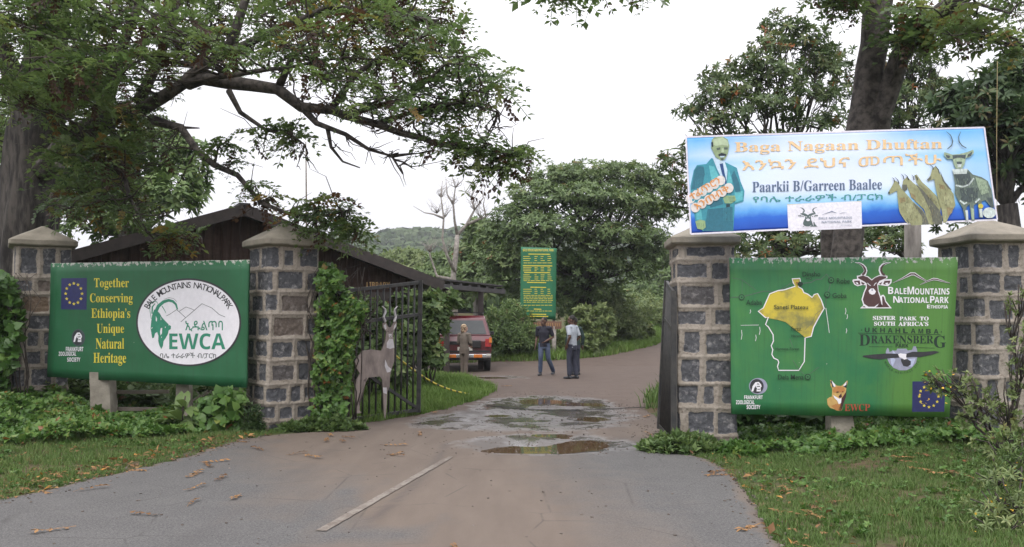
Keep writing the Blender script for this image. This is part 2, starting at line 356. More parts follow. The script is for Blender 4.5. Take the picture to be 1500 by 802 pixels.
dirt = np.clip(dirt + .5*np.exp(-((X+2.6)/.9)**2)*smooth(.3, .7, fbm(X*1.1, Y*.5, 15))*smooth(7, 12, Y), 0, 1)
edge = np.minimum(X-L, Rr-X); dirt = np.maximum(dirt, (1-smooth(.0, .16, edge-.12*fbm(X*3, Y*3, 4)))*.8)
rough = (fbm(X*3.0, Y*1.9, 21)-.47)*.027*(wet*1.0+.15) + (fbm(X*6, Y*6, 25)-.47)*.016*wet
ta, tb = G(655, 650), G(530, 775); tq = np.clip(((X-ta.x)*(tb.x-ta.x)+(Y-ta.y)*(tb.y-ta.y))/((tb-ta).length**2), 0, 1); td = np.hypot(X-ta.x-tq*(tb.x-ta.x)-.1*np.sin(tq*3), Y-ta.y-tq*(tb.y-ta.y))
track = .45*np.exp(-(td/.05)**2)*smooth(.3, .6, vn(X*2, Y*5, 8)+.25)
for x0_, am in ((-2.1, .25), (.95, .2), (1.5, .15)): track = np.maximum(track, am*np.exp(-((X-x0_-.12*np.sin(Y*.5)-.04*(12-Y)*(x0_ < 0)*-1)/.12)**2)*smooth(.35, .65, fbm(X*2, Y*.8, 17)))
rut = -.015*smooth(19, 24, Y)*(np.exp(-((X-1.0)/.35)**2)+np.exp(-((X-2.5)/.35)**2))
Z = rise(Y) + .016 - hole + rough + rut - .03*(1-smooth(0, .1, edge))
t = NT('worn_road'); v = t.coord(); d = t.attr('dirt'); w = t.attr('wet')
nA = t.noise(v, 2.2, 6); nB = t.noise(v, 55, 3, .7); nC = t.noise(t.coord((1, .22, 1)), 3.5, 5)
asph = t.mix(t.rng(nA, .3, .7), (.058, .056, .058), (.085, .082, .082)); asph = t.mix(t.rng(nB, .35, .75), asph, (.125, .12, .115)); asph = t.mix(t.rng(nB, .5, .25), asph, (.045, .045, .046)); asph = t.mix(t.rng(t.noise(v, 150, 2), .58, .7), asph, (.2, .195, .18))
soil = t.mix(t.rng(nC, .3, .7), (.112, .088, .07), (.152, .122, .098)); soil = t.mix(t.rng(nB, .4, .8), soil, (.125, .092, .075))
rdsoil = t.mix(t.rng(nA, .3, .7), (.088, .063, .05), (.13, .096, .077))
soil = t.mix(t.rng(t.attr('far'), 0, 1), soil, t.mix(t.rng(nB, .35, .8), rdsoil, (.062, .045, .036)))
dm = t.math('MULTIPLY', t.rng(t.math('ADD', d, t.math('MULTIPLY', t.math('SUBTRACT', nA, .5), .7)), .18, .85), .92)
base = t.mix(dm, asph, soil)
wm = t.rng(t.math('ADD', w, t.math('MULTIPLY', t.math('SUBTRACT', t.noise(v, 3.1, 6), .5), 1.3)), .38, .72)
base = t.mix(t.math('MULTIPLY', wm, .68), base, (.045, .039, .036)); base = t.mix(t.attr('track'), base, (.055, .05, .05)); crk = t.N('ShaderNodeTexVoronoi', feature='DISTANCE_TO_EDGE'); crk.inputs['Scale'].default_value = .9; t.l.new(t.mix(.12, v, t.N('ShaderNodeTexNoise').outputs['Color'], 'ADD'), crk.inputs['Vector']); base = t.mix(t.math('MULTIPLY', t.rng(crk.outputs[0], .0, .012, .55, 0), t.rng(nA, .45, .6)), base, (.04, .037, .035))
film = t.rng(t.math('MULTIPLY', wm, t.rng(t.noise(t.coord((.7, .5, 1)), 1.5, 5), .36, .52)), 0, 1, .85, .15)
t.set(base, film, 0, t.rng(wm, 0, 1, .25, 1)); t.bump(t.math('MULTIPLY', t.math('ADD', t.math('MULTIPLY', nB, .6), nA), t.rng(wm, 0, 1, 1, .3)), .5, .014); ROAD = t.m
tag(npmesh('road', np.stack([X, Y, Z], -1).reshape(-1, 3), grid(NC, len(ys)), ROAD, shade=True, attrs={'track': track, 'dirt': dirt, 'wet': wet, 'far': smooth(12, 17, Y)}), kind='structure')
t = NT('muddy_water'); t.set((.085, .055, .032), .03, 0, .5); t.b.inputs['IOR'].default_value = 1.33; WATER = t.m
def puddle(cx, cy, rx, ry, z):
    n = 40; a = np.linspace(0, 2*np.pi, n, endpoint=False); mb = MB()
    vs = [(cx, cy, z)] + [(cx+rx*math.cos(b)*(1+.15*math.sin(3*b+cx)), cy+ry*math.sin(b)*(1+.1*math.cos(2*b)), z) for b in a]
    mb.add(vs, [(0, 1+i, 1+(i+1) % n) for i in range(n)]); return tag(mb.build('puddle_water', WATER), kind='structure')
for p in ((.55, 11.5, 1.35, 1.3, -.007), (.62, 17.5, .95, 1.1, -.012), (1.33, 14.5, .42, .45, -.006), (-.3, 15.05, .45, .35, -.004), (1.4, 17.0, .6, .6, -.006), (-.5, 25, .7, .7, .0)): puddle(*p)
# the worn white centre line
def strip(name, pts, w, mat, dz=.005, seg=30):
    mb = MB(); P_ = [Vector(p) for p in pts]; d = (P_[-1]-P_[0]).normalized(); s_ = Vector((-d.y, d.x, 0))
    vs = []
    for i in range(seg+1):
        p = P_[0].lerp(P_[-1], i/seg); ww = w*(1+.25*(float(vn(i*.9, 0, 3))-.5)); off = .02*(float(vn(i*.35, 4, 5))-.5)
        vs += [p+s_*(ww/2+off)+Vector((0, 0, dz)), p-s_*(ww/2-off)+Vector((0, 0, dz))]
    n_ = 60; vs = []
    for i in range(n_+1):
        p = P_[0].lerp(P_[-1], i/n_)
        for e_ in (-.5, 0, .5): vs.append(p+s_*w*(e_*(1-.35*(i/n_ > .97))+.22*(float(vn(i*2.3, e_*3, 5))-.5))+Vector((0, 0, dz)))
    mb.add(vs, [(3*i+c, 3*i+c+1, 3*i+c+4, 3*i+c+3) for i in range(n_) for c in (0, 1)])
    return mb.build(name, mat)
t = NT('worn_line_paint'); v = t.coord(); n = t.rng(t.math('ADD', t.math('MULTIPLY', t.noise(v, 30, 5, .8), .55), t.math('MULTIPLY', t.noise(v, 4.5, 4), .45)), .47, .55)
t.set(t.mix(n, (.118, .094, .077), (.195, .17, .145)), .8)
LINE = t.m
a, b = G(470, 782), G(660, 672); tag(strip('road_line', [(a.x, a.y, .018), (b.x, b.y, .018)], .08, LINE), kind='structure')

# distant hill
hx = np.linspace(-330, 220, 90); hy = np.linspace(150, 620, 60); X, Y = np.meshgrid(hx, hy)
def hill_h(x, y):
    r = 42*np.exp(-((x-5)/130)**2-((y-470)/170)**2) + 12*np.exp(-((x+95)/75)**2-((y-400)/120)**2) + 8*(fbm(x/45, y/45, 31)-.47)
    return r*smooth(150, 280, y) - 1
Z = hill_h(X, Y)
tag(npmesh('hill', np.stack([X, Y, Z], -1).reshape(-1, 3), grid(90, 60), M('hill_scrub', (.05, .075, .03), (.075, .10, .045), .05, .95), shade=True), kind='structure')
def treeblob(seed):
    rr = np.random.default_rng(seed); d = rr.normal(0, 1, (110, 3)); d /= np.linalg.norm(d, axis=1, keepdims=True); d[:, 2] = np.abs(d[:, 2])*1.1-.25
    p = d*rr.uniform(.7, 1.05, (110, 1))*np.array([1, 1, .75])+np.array([0, 0, .45]); V, F, T = [], [], []
    for q, nn in zip(p, d):
        m = np.array(Vector(nn+rr.normal(0, .3, 3)).to_track_quat('Z', 'Y').to_matrix()); s = rr.uniform(.14, .3); b = len(V)
        V += [q+m@np.array(e)*s for e in ((-1, -.8, 0), (1, -1, .2), (.9, 1, 0), (-1, .9, -.2))]; F.append([b, b+1, b+2, b+3]); T += [rr.normal(0, .08)+.1*nn[2]]*4
    return np.array(V), np.array(F), np.array(T)
BLOB = [treeblob(s) for s in range(4)]
n = 4200; px_ = np.stack([RNG.uniform(-260, 150, n), RNG.uniform(190, 520, n)], 1); pz = hill_h(px_[:, 0], px_[:, 1])
LEAF_FAR = leafmat('far_forest_leaf', [(0, (.03, .055, .025)), (.5, (.055, .085, .035)), (1, (.10, .13, .06))], .8, .1, .1)
tag(scatter('hillside_forest', BLOB, np.column_stack([px_, pz]), (3.0, 6.5), LEAF_FAR, tilt=.05, tint=.35+.5*fbm(px_[:, 0]/40, px_[:, 1]/40, 3), tvar=.1), kind='stuff')
n = 520; fx = RNG.uniform(-75, 85, n); fy = RNG.uniform(66, 110, n)
tag(scatter('forest_belt', BLOB, np.column_stack([fx, fy, rise(fy)-.3]), (1.5, 2.8), LEAF_FAR, tilt=.05, tint=.3+.5*fbm(fx/9, fy/9, 4), tvar=.1), kind='stuff')

# ------------------------------------------------------------------ stone gate pillars
t = NT('stone_and_mortar'); v = t.coord(); st = t.attr('stone'); tn = t.attr('tone')
n1 = t.noise(v, 5, 6); n2 = t.noise(v, 24, 5, .7); n3 = t.noise(v, 11, 6, .65)
mort = t.mix(t.rng(n1, .3, .7), (.25, .218, .18), (.34, .30, .257)); mort = t.mix(t.rng(n2, .5, .75), mort, (.14, .11, .085))
mort = t.mix(t.rng(t.attr('low'), 0, 1, 0, .55), mort, (.13, .11, .08))
grey = t.mix(t.rng(n2, .3, .7), (.046, .048, .054), (.108, .109, .118)); grey = t.mix(t.rng(n3, .54, .68), grey, (.27, .26, .26))
brown = t.mix(t.rng(n2, .3, .7), (.12, .08, .055), (.22, .165, .12))
stone = t.mix(t.rng(tn, .86, .95), grey, brown)
sm = t.rng(t.math('ADD', st, t.math('MULTIPLY', t.math('SUBTRACT', n3, .5), 1.5)), .34, .6)
t.set(t.mix(sm, mort, stone), .88, 0, .35); t.bump(t.math('ADD', n2, t.math('MULTIPLY', n3, .6)), .8, .02); STONE = t.m
CONC = M('weathered_concrete', (.27, .245, .20), (.17, .15, .12), 4, .9, .6, 30)
CAPM = M('concrete_cap', (.285, .255, .205), (.19, .17, .135), 3.5, .9, .5, 40)
def rsq(side, rot, rad, n):
    h = side/2-rad; per = []; q = n//4
    for k in range(4):
        a0 = k*math.pi/2; cx, cy = [(h, h), (-h, h), (-h, -h), (h, -h)][k]
        arc = [(cx+rad*math.cos(a0+math.pi/2*i/8), cy+rad*math.sin(a0+math.pi/2*i/8), a0+math.pi/2*i/8) for i in range(9)]
        nx, ny = [(-h, h), (-h, -h), (h, -h), (h, h)][k]; e = arc[-1]; a1 = a0+math.pi/2
        ex, ey = nx+rad*math.cos(a1), ny+rad*math.sin(a1)
        per += arc + [(e[0]+(ex-e[0])*i/(q-8), e[1]+(ey-e[1])*i/(q-8), a1) for i in range(1, q-8)]
    c, s_ = math.cos(rot), math.sin(rot)
    return np.array([(x*c-y*s_, x*s_+y*c, a+rot) for x, y, a in per])
def pillar(label, cx, cy, side, rot, z0, z1, seed, rad=.05, apex=.27, over=.085, capt=.1):
    root = thing('gate_pillar', label, 'gate pillar', (cx, cy, z0), 'stone pillars of the park gate')
    rr = random.Random(seed); per = rsq(side, rot, rad, 240); n = len(per); zs = np.arange(z0-.25, z1+.001, .0145); m = len(zs)
    seg = np.hypot(*(np.roll(per[:, :2], -1, 0)-per[:, :2]).T); s_ = np.concatenate([[0], np.cumsum(seg)[:-1]]); Ltot = seg.sum()
    SS, ZZ = np.meshgrid(s_, zs); stone = np.full(SS.shape, -1.0); tone = np.zeros(SS.shape); ridge = np.zeros(SS.shape)
    wob = .03*(fbm(SS*5, ZZ*5, seed)-.47)+.022*(fbm(SS*16, ZZ*16, seed+4, 3)-.47); z = z0-.2; k = 0
    while z < z1-.05:
        ch = rr.uniform(.26, .39); ch = (z1-z) if z1-z-ch < .2 else ch
        ridge = np.maximum(ridge, np.exp(-((ZZ-z+wob*.6)/.017)**2)); pos = rr.uniform(0, .3); start = pos
        while pos < start+Ltot-.12:
            w = rr.uniform(.22, .56); w = min(w, start+Ltot-pos)
            c0, c1 = pos+rr.uniform(.02, .06), pos+w-rr.uniform(.02, .06); zc0, zc1 = z+rr.uniform(.025, .065), z+ch-rr.uniform(.025, .065); tv = rr.random()*(.9 if cx > 0 else 1)
            for o in (0, -Ltot, Ltot):
                dx = np.abs(SS+o-(c0+c1)/2)-(c1-c0)/2; dz = np.abs(ZZ-(zc0+zc1)/2)-(zc1-zc0)/2
                d = -np.maximum(dx, dz) + wob*1.2 - .012*np.clip((dx+dz+.03)/.03, 0, 2)
                sel = d > -.01; stone = np.where(sel, np.maximum(stone, d), stone); tone = np.where(sel, tv, tone)
                inr = np.abs(ZZ-z-ch/2) < ch/2; ridge = np.maximum(ridge, inr*np.exp(-((SS+o-pos+wob*.6)/.016)**2))
            pos += w
        z += ch; k += 1
    ms = smooth(-.004, .012, stone); rg = fbm(SS*14, ZZ*14, seed+2)
    hh = ridge*.013*(1-ms) + ms*(-.012+.03*(rg-.45)) + .008*(fbm(SS*7, ZZ*7, seed+5)-.47)
    nx_, ny_ = np.cos(per[:, 2]), np.sin(per[:, 2])
    bat = 1+.0*(ZZ-z1)
    V = np.stack([cx+per[None, :, 0]*bat+nx_*hh, cy+per[None, :, 1]*bat+ny_*hh, ZZ], -1).reshape(-1, 3)
    i = np.arange(n); j = np.arange(m-1)[:, None]*n; F = np.stack([j+i, j+(i+1) % n, j+n+(i+1) % n, j+n+i], -1).reshape(-1, 4)
    npmesh('shaft', V, F, STONE, root, True, {'stone': ms, 'tone': tone, 'low': 1-smooth(z0, z0+.7, ZZ+.4*fbm(SS*3, ZZ*3, 9))})
    mb = MB(); N = 72
    prof = [(side+.02, z1-.02), (side+2*over-.02, z1+.004), (side+2*over, z1+.02), (side+2*over, z1+capt-.015), (side+2*over-.03, z1+capt)]
    prof += [((side+2*over-.03)*(1-q)+.05*q, z1+capt+apex*(1-(1-q)**1.06)) for q in (.25, .5, .75, 1)]
    rings = []
    for (sd_, z_) in prof:
        p = rsq(max(sd_, .05), rot, min(rad+.03, max(sd_, .05)*.4), N); jit = .012*(fbm(p[:, 0]*6+cx, p[:, 1]*6, seed+9)-.47)
        rings.append([(cx+a[0]+a[0]*e, cy+a[1]+a[1]*e, z_+e*.8) for a, e in zip(p, jit*2)])
    q = len(rings[0]); vs = [p for r in rings for p in r]
    mb.add(vs, [(a*q+i, a*q+(i+1) % q, (a+1)*q+(i+1) % q, (a+1)*q+i) for a in range(len(rings)-1) for i in range(q)] + [tuple(range(q-1, -1, -1)), tuple((len(rings)-1)*q+i for i in range(q))])
    mb.build('cap', CAPM, root); return root
pc = [P(412, 600, 13.55), P(57, 560, 14.95), P(1030, 600, 11.62), P(1452, 600, 11.75)]
pillar('stone pillar with pyramid cap between the round white emblem board and the creeper covered gate', pc[0].x, pc[0].y, .80, R(38), 0, P(412, 363, 13.55).z, 11, .06, .27, .09)
pillar('stone pillar beside the blue flag panel, ivy climbing up one side', pc[1].x, pc[1].y, .84, R(30), .3, P(57, 363, 14.95).z, 23, .06, .26, .09)
pillar('stone pillar under the portrait end of the blue banner, square to the road', pc[2].x, pc[2].y, .74, R(-3), 0, P(1030, 357, 11.2).z, 37, .03, .2, .07)
pillar('stone pillar behind thorny shrub, under the antelope end of the blue banner', pc[3].x, pc[3].y, .86, R(6), .05, P(1452, 354, 11.3).z, 41, .04, .24, .09)

# ------------------------------------------------------------------ painted boards
def paint(name, c, var=.12, rough=.55, sc=14):
    return M(name, tuple(min(1, x*(1+var)) for x in c), tuple(x*(1-var) for x in c), sc, rough)
WHITE = paint('white_paint', (.76, .74, .78), .04); BLACK = paint('black_paint', (.03, .03, .035)); YEL = paint('yellow_paint', (.62, .52, .05), .14)
NAVY = paint('navy_paint', (.018, .022, .10)); TEAL = paint('green_emblem_paint', (.03, .23, .14)); BROWN = paint('brown_emblem_paint', (.075, .035, .035))
GREYP = paint('grey_emblem_paint', (.28, .29, .38)); DKGREEN = paint('dark_green_lettering', (.010, .028, .018)); REDP = paint('red_lettering', (.32, .06, .03))
LINEG = paint('grey_line_paint', (.10, .115, .11)); MAPY = M('map_yellow_paint', (.20, .19, .065), (.58, .46, .045), 3.4, .6, lo=.36, hi=.56); MAPD = M('map_olive_paint', (.20, .20, .075), (.10, .13, .06), 3, .6)
FOXO = paint('fox_orange_paint', (.45, .2, .06)); FOXY = paint('fox_tan_paint', (.52, .33, .11)); MAROON = paint('dark_maroon_paint', (.05, .015, .02)); PALEB = paint('pale_blue_paint', (.42, .46, .62))
def textmesh(s, bold=0):
    c = bpy.data.curves.new('lettering_curve', 'FONT'); c.body = s; c.size = 1; c.resolution_u = 3; c.offset = bold
    o = bpy.data.objects.new('lettering_curve', c); COL.objects.link(o); dg = bpy.context.evaluated_depsgraph_get()
    me = o.evaluated_get(dg).to_mesh(); V = np.array([v.co[:2] for v in me.vertices]); Fs = [tuple(p.vertices) for p in me.polygons]
    o.evaluated_get(dg).to_mesh_clear(); bpy.data.objects.remove(o); bpy.data.curves.remove(c); return V, Fs
def serif(s): return ''.join(chr(0x1D400+ord(c)-65) if 'A' <= c <= 'Z' else chr(0x1D41A+ord(c)-97) if 'a' <= c <= 'z' else c for c in s)
def sansb(s): return ''.join(chr(0x1D5D4+ord(c)-65) if 'A' <= c <= 'Z' else chr(0x1D5EE+ord(c)-97) if 'a' <= c <= 'z' else c for c in s)
class Decal:
    """flat painted marks laid on a board; proj turns a photograph position and a lift into a point on the board"""
    def __init__(s, proj): s.proj = proj; s.reset()
    base = .003; refine = 0
    def reset(s): s.mb = MB(); s.mats = []; s.lift = s.base
    def mi(s, m):
        if m not in s.mats: s.mats.append(m)
        return s.mats.index(m)
    def up(s): s.lift += .0012
    def poly(s, pts, m, tf=None):
        pts = [tf(*p) for p in pts] if tf else pts
        tri = [tuple(q) for q in tessellate_polygon([[Vector((x, y, 0)) for x, y in pts]])]; pts = list(pts)
        if s.refine:
            for _ in range(8):
                out = []; ch = False
                for q in tri:
                    e = max(range(3), key=lambda i: (pts[q[i]][0]-pts[q[(i+1) % 3]][0])**2+(pts[q[i]][1]-pts[q[(i+1) % 3]][1])**2); a, b, c_ = q[e], q[(e+1) % 3], q[(e+2) % 3]
                    if (pts[a][0]-pts[b][0])**2+(pts[a][1]-pts[b][1])**2 > s.refine**2:
                        pts.append(((pts[a][0]+pts[b][0])/2, (pts[a][1]+pts[b][1])/2)); k = len(pts)-1; out += [(a, k, c_), (k, b, c_)]; ch = True
                    else: out.append(q)
                tri = out
                if not ch: break
        s.mb.add([s.proj(x, y, s.lift) for x, y in pts], tri, s.mi(m)); return s
    def ell(s, cx, cy, rx, ry, m, n=40, tf=None): return s.poly([(cx+rx*math.cos(a*2*math.pi/n), cy+ry*math.sin(a*2*math.pi/n)) for a in range(n)], m, tf)
    def stroke(s, pts, w, m, tf=None, close=False):
        pts = [tf(*p) for p in pts] if tf else list(pts)
        if close: pts = pts+[pts[0]]
        vs = []
        for i, p in enumerate(pts):
            a, b = pts[max(i-1, 0)], pts[min(i+1, len(pts)-1)]
            if close and i in (0, len(pts)-1): a, b = pts[-2], pts[1]
            dx, dy = b[0]-a[0], b[1]-a[1]; l = math.hypot(dx, dy) or 1; ww = w[min(i, len(w)-1)] if isinstance(w, (list, tuple)) else w
            vs += [s.proj(p[0]-dy/l*ww/2, p[1]+dx/l*ww/2, s.lift), s.proj(p[0]+dy/l*ww/2, p[1]-dx/l*ww/2, s.lift)]
        s.mb.add(vs, [(2*i, 2*i+1, 2*i+3, 2*i+2) for i in range(len(pts)-1)], s.mi(m)); return s
    def text(s, body, x0, y0, x1, y1, m, bold=0, slope=0, x1b=None):
        V, Fs = textmesh(body, bold); lo, hi = V.min(0), V.max(0)
        def T(p):
            a = (p[0]-lo[0])/(hi[0]-lo[0]); b = (hi[1]-p[1])/(hi[1]-lo[1]); return x0+(x1-x0)*a, y0+(y1-y0)*b+slope*a
        s.mb.add([s.proj(*T(p), s.lift) for p in V], Fs, s.mi(m)); return s
    def arc(s, body, pos, h, m, bold=0):
        """letters one by one; pos(t) gives x, y, angle"""
        adv = [.6 if c == ' ' else 1.15 if c in 'MW' else .45 if c == 'I' else .85 for c in body]; tot = sum(adv); a = 0
        for c, w in zip(body, adv):
            if c != ' ':
                V, Fs = textmesh(c, bold); lo, hi = V.min(0), V.max(0); x, y, an = pos((a+w/2)/tot); ca, sa = math.cos(an), math.sin(an)
                sc = h/.72
                q = [((p[0]-(lo[0]+hi[0])/2)*sc*.86, -(p[1]-.36)*sc) for p in V]
                s.mb.add([s.proj(x+u*ca-w_*sa, y+u*sa+w_*ca, s.lift) for u, w_ in q], Fs, s.mi(m))
            a += w
        return s
    def done(s, name, parent):
        o = s.mb.build(name, s.mats, parent); s.reset(); return o
def plane_proj(p0, n):
    n = n.normalized()
    def f(px, py, lift=0):
        r = ray(px, py); e = Vector((0, 0, EYE)); t_ = (p0-e).dot(n)/r.dot(n); return e+r*t_+n*lift
    return f
def board_panel(root, proj, c, th, mat, nx=24, ny=12, seed=1, jag=.5):
    """panel with real thickness; c = four corners in photograph positions, clockwise from top left"""
    V, UV = [], []
    for j in range(ny+1):
        for i in range(nx+1):
            a, b = i/nx, j/ny; x = (c[0][0]*(1-a)+c[1][0]*a)*(1-b)+(c[3][0]*(1-a)+c[2][0]*a)*b; y = (c[0][1]*(1-a)+c[1][1]*a)*(1-b)+(c[3][1]*(1-a)+c[2][1]*a)*b
            if j in (0, ny): y += jag*(float(vn(i*.8, j, seed))-.5)*2
            if i in (0, nx): x += jag*(float(vn(i, j*.8, seed+3))-.5)*2
            V.append(proj(x, y, 0)); UV.append((a, 1-b))
    n = len(V); nrm = (proj(c[0][0], c[0][1], 1)-proj(c[0][0], c[0][1], 0)); V += [p-nrm*th for p in V]; UV += UV
    F = [tuple(q) for q in grid(nx+1, ny+1)][:]; F = [f[::-1] for f in F] + [tuple(i+n for i in f) for f in F]
    w = nx+1; per = list(range(w)) + [j*w+nx for j in range(1, ny+1)] + [ny*w+i for i in range(nx-1, -1, -1)] + [j*w for j in range(ny-1, 0, -1)]
    F += [(per[i], per[(i+1) % len(per)], per[(i+1) % len(per)]+n, per[i]+n) for i in range(len(per))]
    return npmesh('panel', np.array([list(p) for p in V]), np.array(F), mat, root, False, uv=UV)
def boardmat(name, cA, cB, sc, chips=.5, stretch=(1.6, 1, 1), split=None):
    t = NT(name); uv = t.coord(stretch, 'UV'); n = t.noise(uv, sc, 4); c = t.mix(t.rng(n, .4, .62), cA, cB)
    s_ = t.N('ShaderNodeSeparateXYZ'); tcx = t.N('ShaderNodeTexCoord'); t.l.new(tcx.outputs['UV'], s_.inputs[0])
    if split: c = t.mix(t.rng(t.math('ADD', s_.outputs[0], t.math('MULTIPLY', n, .35)), .78, .95), c, split)
    drip = t.noise(t.coord((60, 2, 1), 'UV'), 1.4, 4); c = t.mix(t.rng(drip, .5, .8, 0, .35), c, (.03, .06, .03))
    fine = t.noise(t.coord((2.2, 1, 1), 'UV'), 26, 5, .7)
    top = t.rng(t.math('ADD', s_.outputs[1], t.math('MULTIPLY', t.math('SUBTRACT', fine, .5), .28)), .985, 1.0)
    sp = t.math('MULTIPLY', t.rng(t.noise(t.coord((2, 1, 1), 'UV'), 19, 3), .735, .75), chips)
    c = t.mix(t.math('MAXIMUM', top, sp), c, (.40, .40, .36)); t.set(c, t.rng(n, .3, .7, .42, .62), 0, .4); t.bump(fine, .12, .01); return t.m
# -- left board
LC = [(75, 386), (363.5, 381), (360, 568.5), (69, 552.5)]
pa, pb = P(72, 470, 14.35), P(362, 470, 13.0); ln = Vector((pb.y-pa.y, -(pb.x-pa.x), 0)); LP = plane_proj(pa, ln)
base = (pa+pb)/2; base.z = zat(base.x, base.y)
lb = thing('sign_board', 'dark green board lettered Together Conserving with round white goat emblem', 'sign board', base)
board_panel(lb, LP, LC, .045, boardmat('dark_green_board', (.017, .105, .042), (.024, .125, .055), 3), seed=4)
D = Decal(LP)
D.poly([(90, 408), (127.5, 407.5), (127, 454), (89.5, 453.5)], NAVY); D.up()
def star(cx, cy, r): return [(cx+(r if k % 2 == 0 else r*.42)*math.sin(k*math.pi/5), cy-(r if k % 2 == 0 else r*.42)*math.cos(k*math.pi/5)) for k in range(10)]
for k in range(12): D.poly(star(108.5+12*math.sin(k*math.pi/6), 430.5-15*math.cos(k*math.pi/6), 2.7), YEL)
D.done('flag_emblem', lb)
for s_, x0, y0, x1, y1 in (('Together', 138, 408, 189, 425), ('Conserving', 132, 430, 194.5, 447), ('Ethiopia’s', 134, 452, 191, 470), ('Unique', 142, 474.5, 182, 492), ('Natural', 140.5, 496, 182, 511.5), ('Heritage', 137, 517, 185, 536)):
    D.text(serif(s_), x0, y0, x1, y1, YEL); D.done('lettering_line', lb)
D.ell(115, 495, 10, 12.5, paint('shadow_grey_paint', (.05, .07, .075))); D.up(); D.ell(114, 494.5, 7, 11, BLACK); D.up()
def apelogo(tf):
    D.stroke([(.1, .95), (.2, .45), (.45, .12), (.75, .12), (.95, .4), (.95, .6)], .16, WHITE, tf) if False else None
    D.poly([(0, .98), (.12, .45), (.4, .08), (.72, .05), (.95, .3), (1, .5), (.9, .62), (.92, .98), (.5, .98), (.55, .62), (.42, .58), (.45, .4), (.3, .62), (.18, .98)], WHITE, tf); D.up()
    D.poly([(.5, .28), (.6, .2), (.72, .22), (.8, .32)], BLACK, tf); D.poly([(.5, .46), (.85, .44), (.85, .52), (.55, .54)], BLACK, tf); D.poly([(.58, .74), (.84, .73), (.84, .8), (.6, .81)], BLACK, tf)
apelogo(lambda x, y: (108+12.5*x, 486.5+15*y))
for s_, x0, y0, x1, y1 in (('FRANKFURT', 97, 508.5, 122.5, 515), ('ZOOLOGICAL', 86.5, 515.5, 112, 521.5), ('SOCIETY', 99, 524, 118, 530)): D.text(sansb(s_), x0, y0, x1, y1, WHITE)
D.done('society_emblem', lb)
D.ell(276.5, 472.5, 77, 64.5, BLACK, 90); D.up(); D.ell(276.5, 472.5, 74.3, 61.8, WHITE, 90); D.up()
def pe(t_):
    a = R(-157)+R(134)*t_; return 276.5+67*math.cos(a), 472.5+55*math.sin(a), math.atan2(55*math.cos(a), -67*math.sin(a))
D.arc('BALE MOUNTAINS NATIONALPARK', pe, 9.2, BLACK, .012)
Zg = lambda x, y: (210+x*70/561, 430+y*100/802)
Zm = lambda x, y: (195+x*165/913, 400+y*145/802)
D.stroke([(270, 350), (300, 335), (355, 298)], .7, LINEG, Zm); D.stroke([(355, 298), (430, 365)], .8, LINEG, Zm); D.stroke([(375, 312), (430, 277), (470, 290), (497, 302)], .7, LINEG, Zm); D.stroke([(388, 398), (560, 250), (640, 285), (700, 338), (748, 358)], .8, LINEG, Zm)
D.stroke([(150, 215), (180, 150), (240, 100), (300, 82), (350, 95), (385, 130), (403, 190)], [4.8, 5, 4.6, 4.2, 3.8, 3, 2], TEAL, Zg)
D.stroke([(95, 300), (80, 200), (85, 130), (120, 95), (160, 100), (175, 125)], [.7, .8, .9, 1, .9, .6], TEAL, Zg); D.stroke([(105, 240), (108, 160), (140, 120)], [2, 2.2, 1], TEAL, Zg)
D.stroke([(222, 150), (250, 195), (270, 235)], [1.3, 1, .5], TEAL, Zg); D.stroke([(250, 70), (300, 50), (360, 62), (395, 100)], .5, LINEG, Zg)
D.poly([(130, 190), (165, 205), (195, 235), (220, 280), (255, 320), (300, 365), (327, 385), (325, 420), (300, 435), (290, 480), (262, 530), (240, 560), (232, 620), (212, 655), (190, 610), (178, 560), (180, 500), (165, 455), (140, 470), (128, 520), (108, 528), (98, 480), (88, 410), (95, 330), (105, 260)], TEAL, Zg)
D.up()
for q in ([(150, 265), (165, 300), (160, 335), (150, 320)], [(205, 270), (215, 310), (208, 320)], [(208, 410), (225, 405), (222, 470), (205, 495), (200, 450)], [(215, 500), (222, 520), (215, 525)], [(255, 395), (268, 390), (262, 412)], [(95, 405), (115, 400), (100, 420)], [(300, 365), (312, 372), (300, 380)], [(205, 235), (240, 228), (235, 245), (215, 245)]): D.poly(q, WHITE, Zg)
D.text('ኢዱልጥባ', *Zm(425, 388), *Zm(730, 474), TEAL, .01); D.text(sansb('EWCA'), *Zm(295, 490), *Zm(750, 620), TEAL); D.text('ባሌ ተራራዎች ብ/ፓርክ', *Zm(220, 645), *Zm(675, 695), LINEG, .008)
D.done('round_emblem', lb)
# -- right board
RC = [(1069.5, 378), (1403.5, 377), (1391, 611.5), (1072, 607)]
q0 = P(1070, 480, 11.05); q1 = P(1400, 480, 11.0); RP = plane_proj(q0, Vector((q1.y-q0.y, -(q1.x-q0.x), 0)))
base = (q0+q1)/2; base.z = zat(base.x, base.y)
rb = thing('sign_board', 'bright green board with yellow park map, antelope logo and painted fox', 'sign board', base)
board_panel(rb, RP, RC, .045, boardmat('bright_green_board', (.028, .16, .062), (.055, .20, .058), 2.2, .8, split=(.085, .215, .045)), seed=9)
D = Decal(RP)
Zp = lambda x, y: (1070+x*180/780, 380+y*185/802)
D.stroke([(0, 242), (70, 240), (210, 203), (290, 205), (345, 180), (385, 150), (440, 158)], .8, LINEG, Zp); D.stroke([(10, 118), (75, 132), (160, 195)], .6, LINEG, Zp); D.stroke([(75, 132), (72, 240)], .5, LINEG, Zp)
D.stroke([(440, 155), (510, 148), (545, 128), (575, 128), (610, 95), (637, 130)], .9, LINEG, Zp); D.stroke([(637, 130), (630, 180), (612, 225), (600, 310)], .7, LINEG, Zp); D.stroke([(530, 30), (532, 95)], .5, LINEG, Zp)
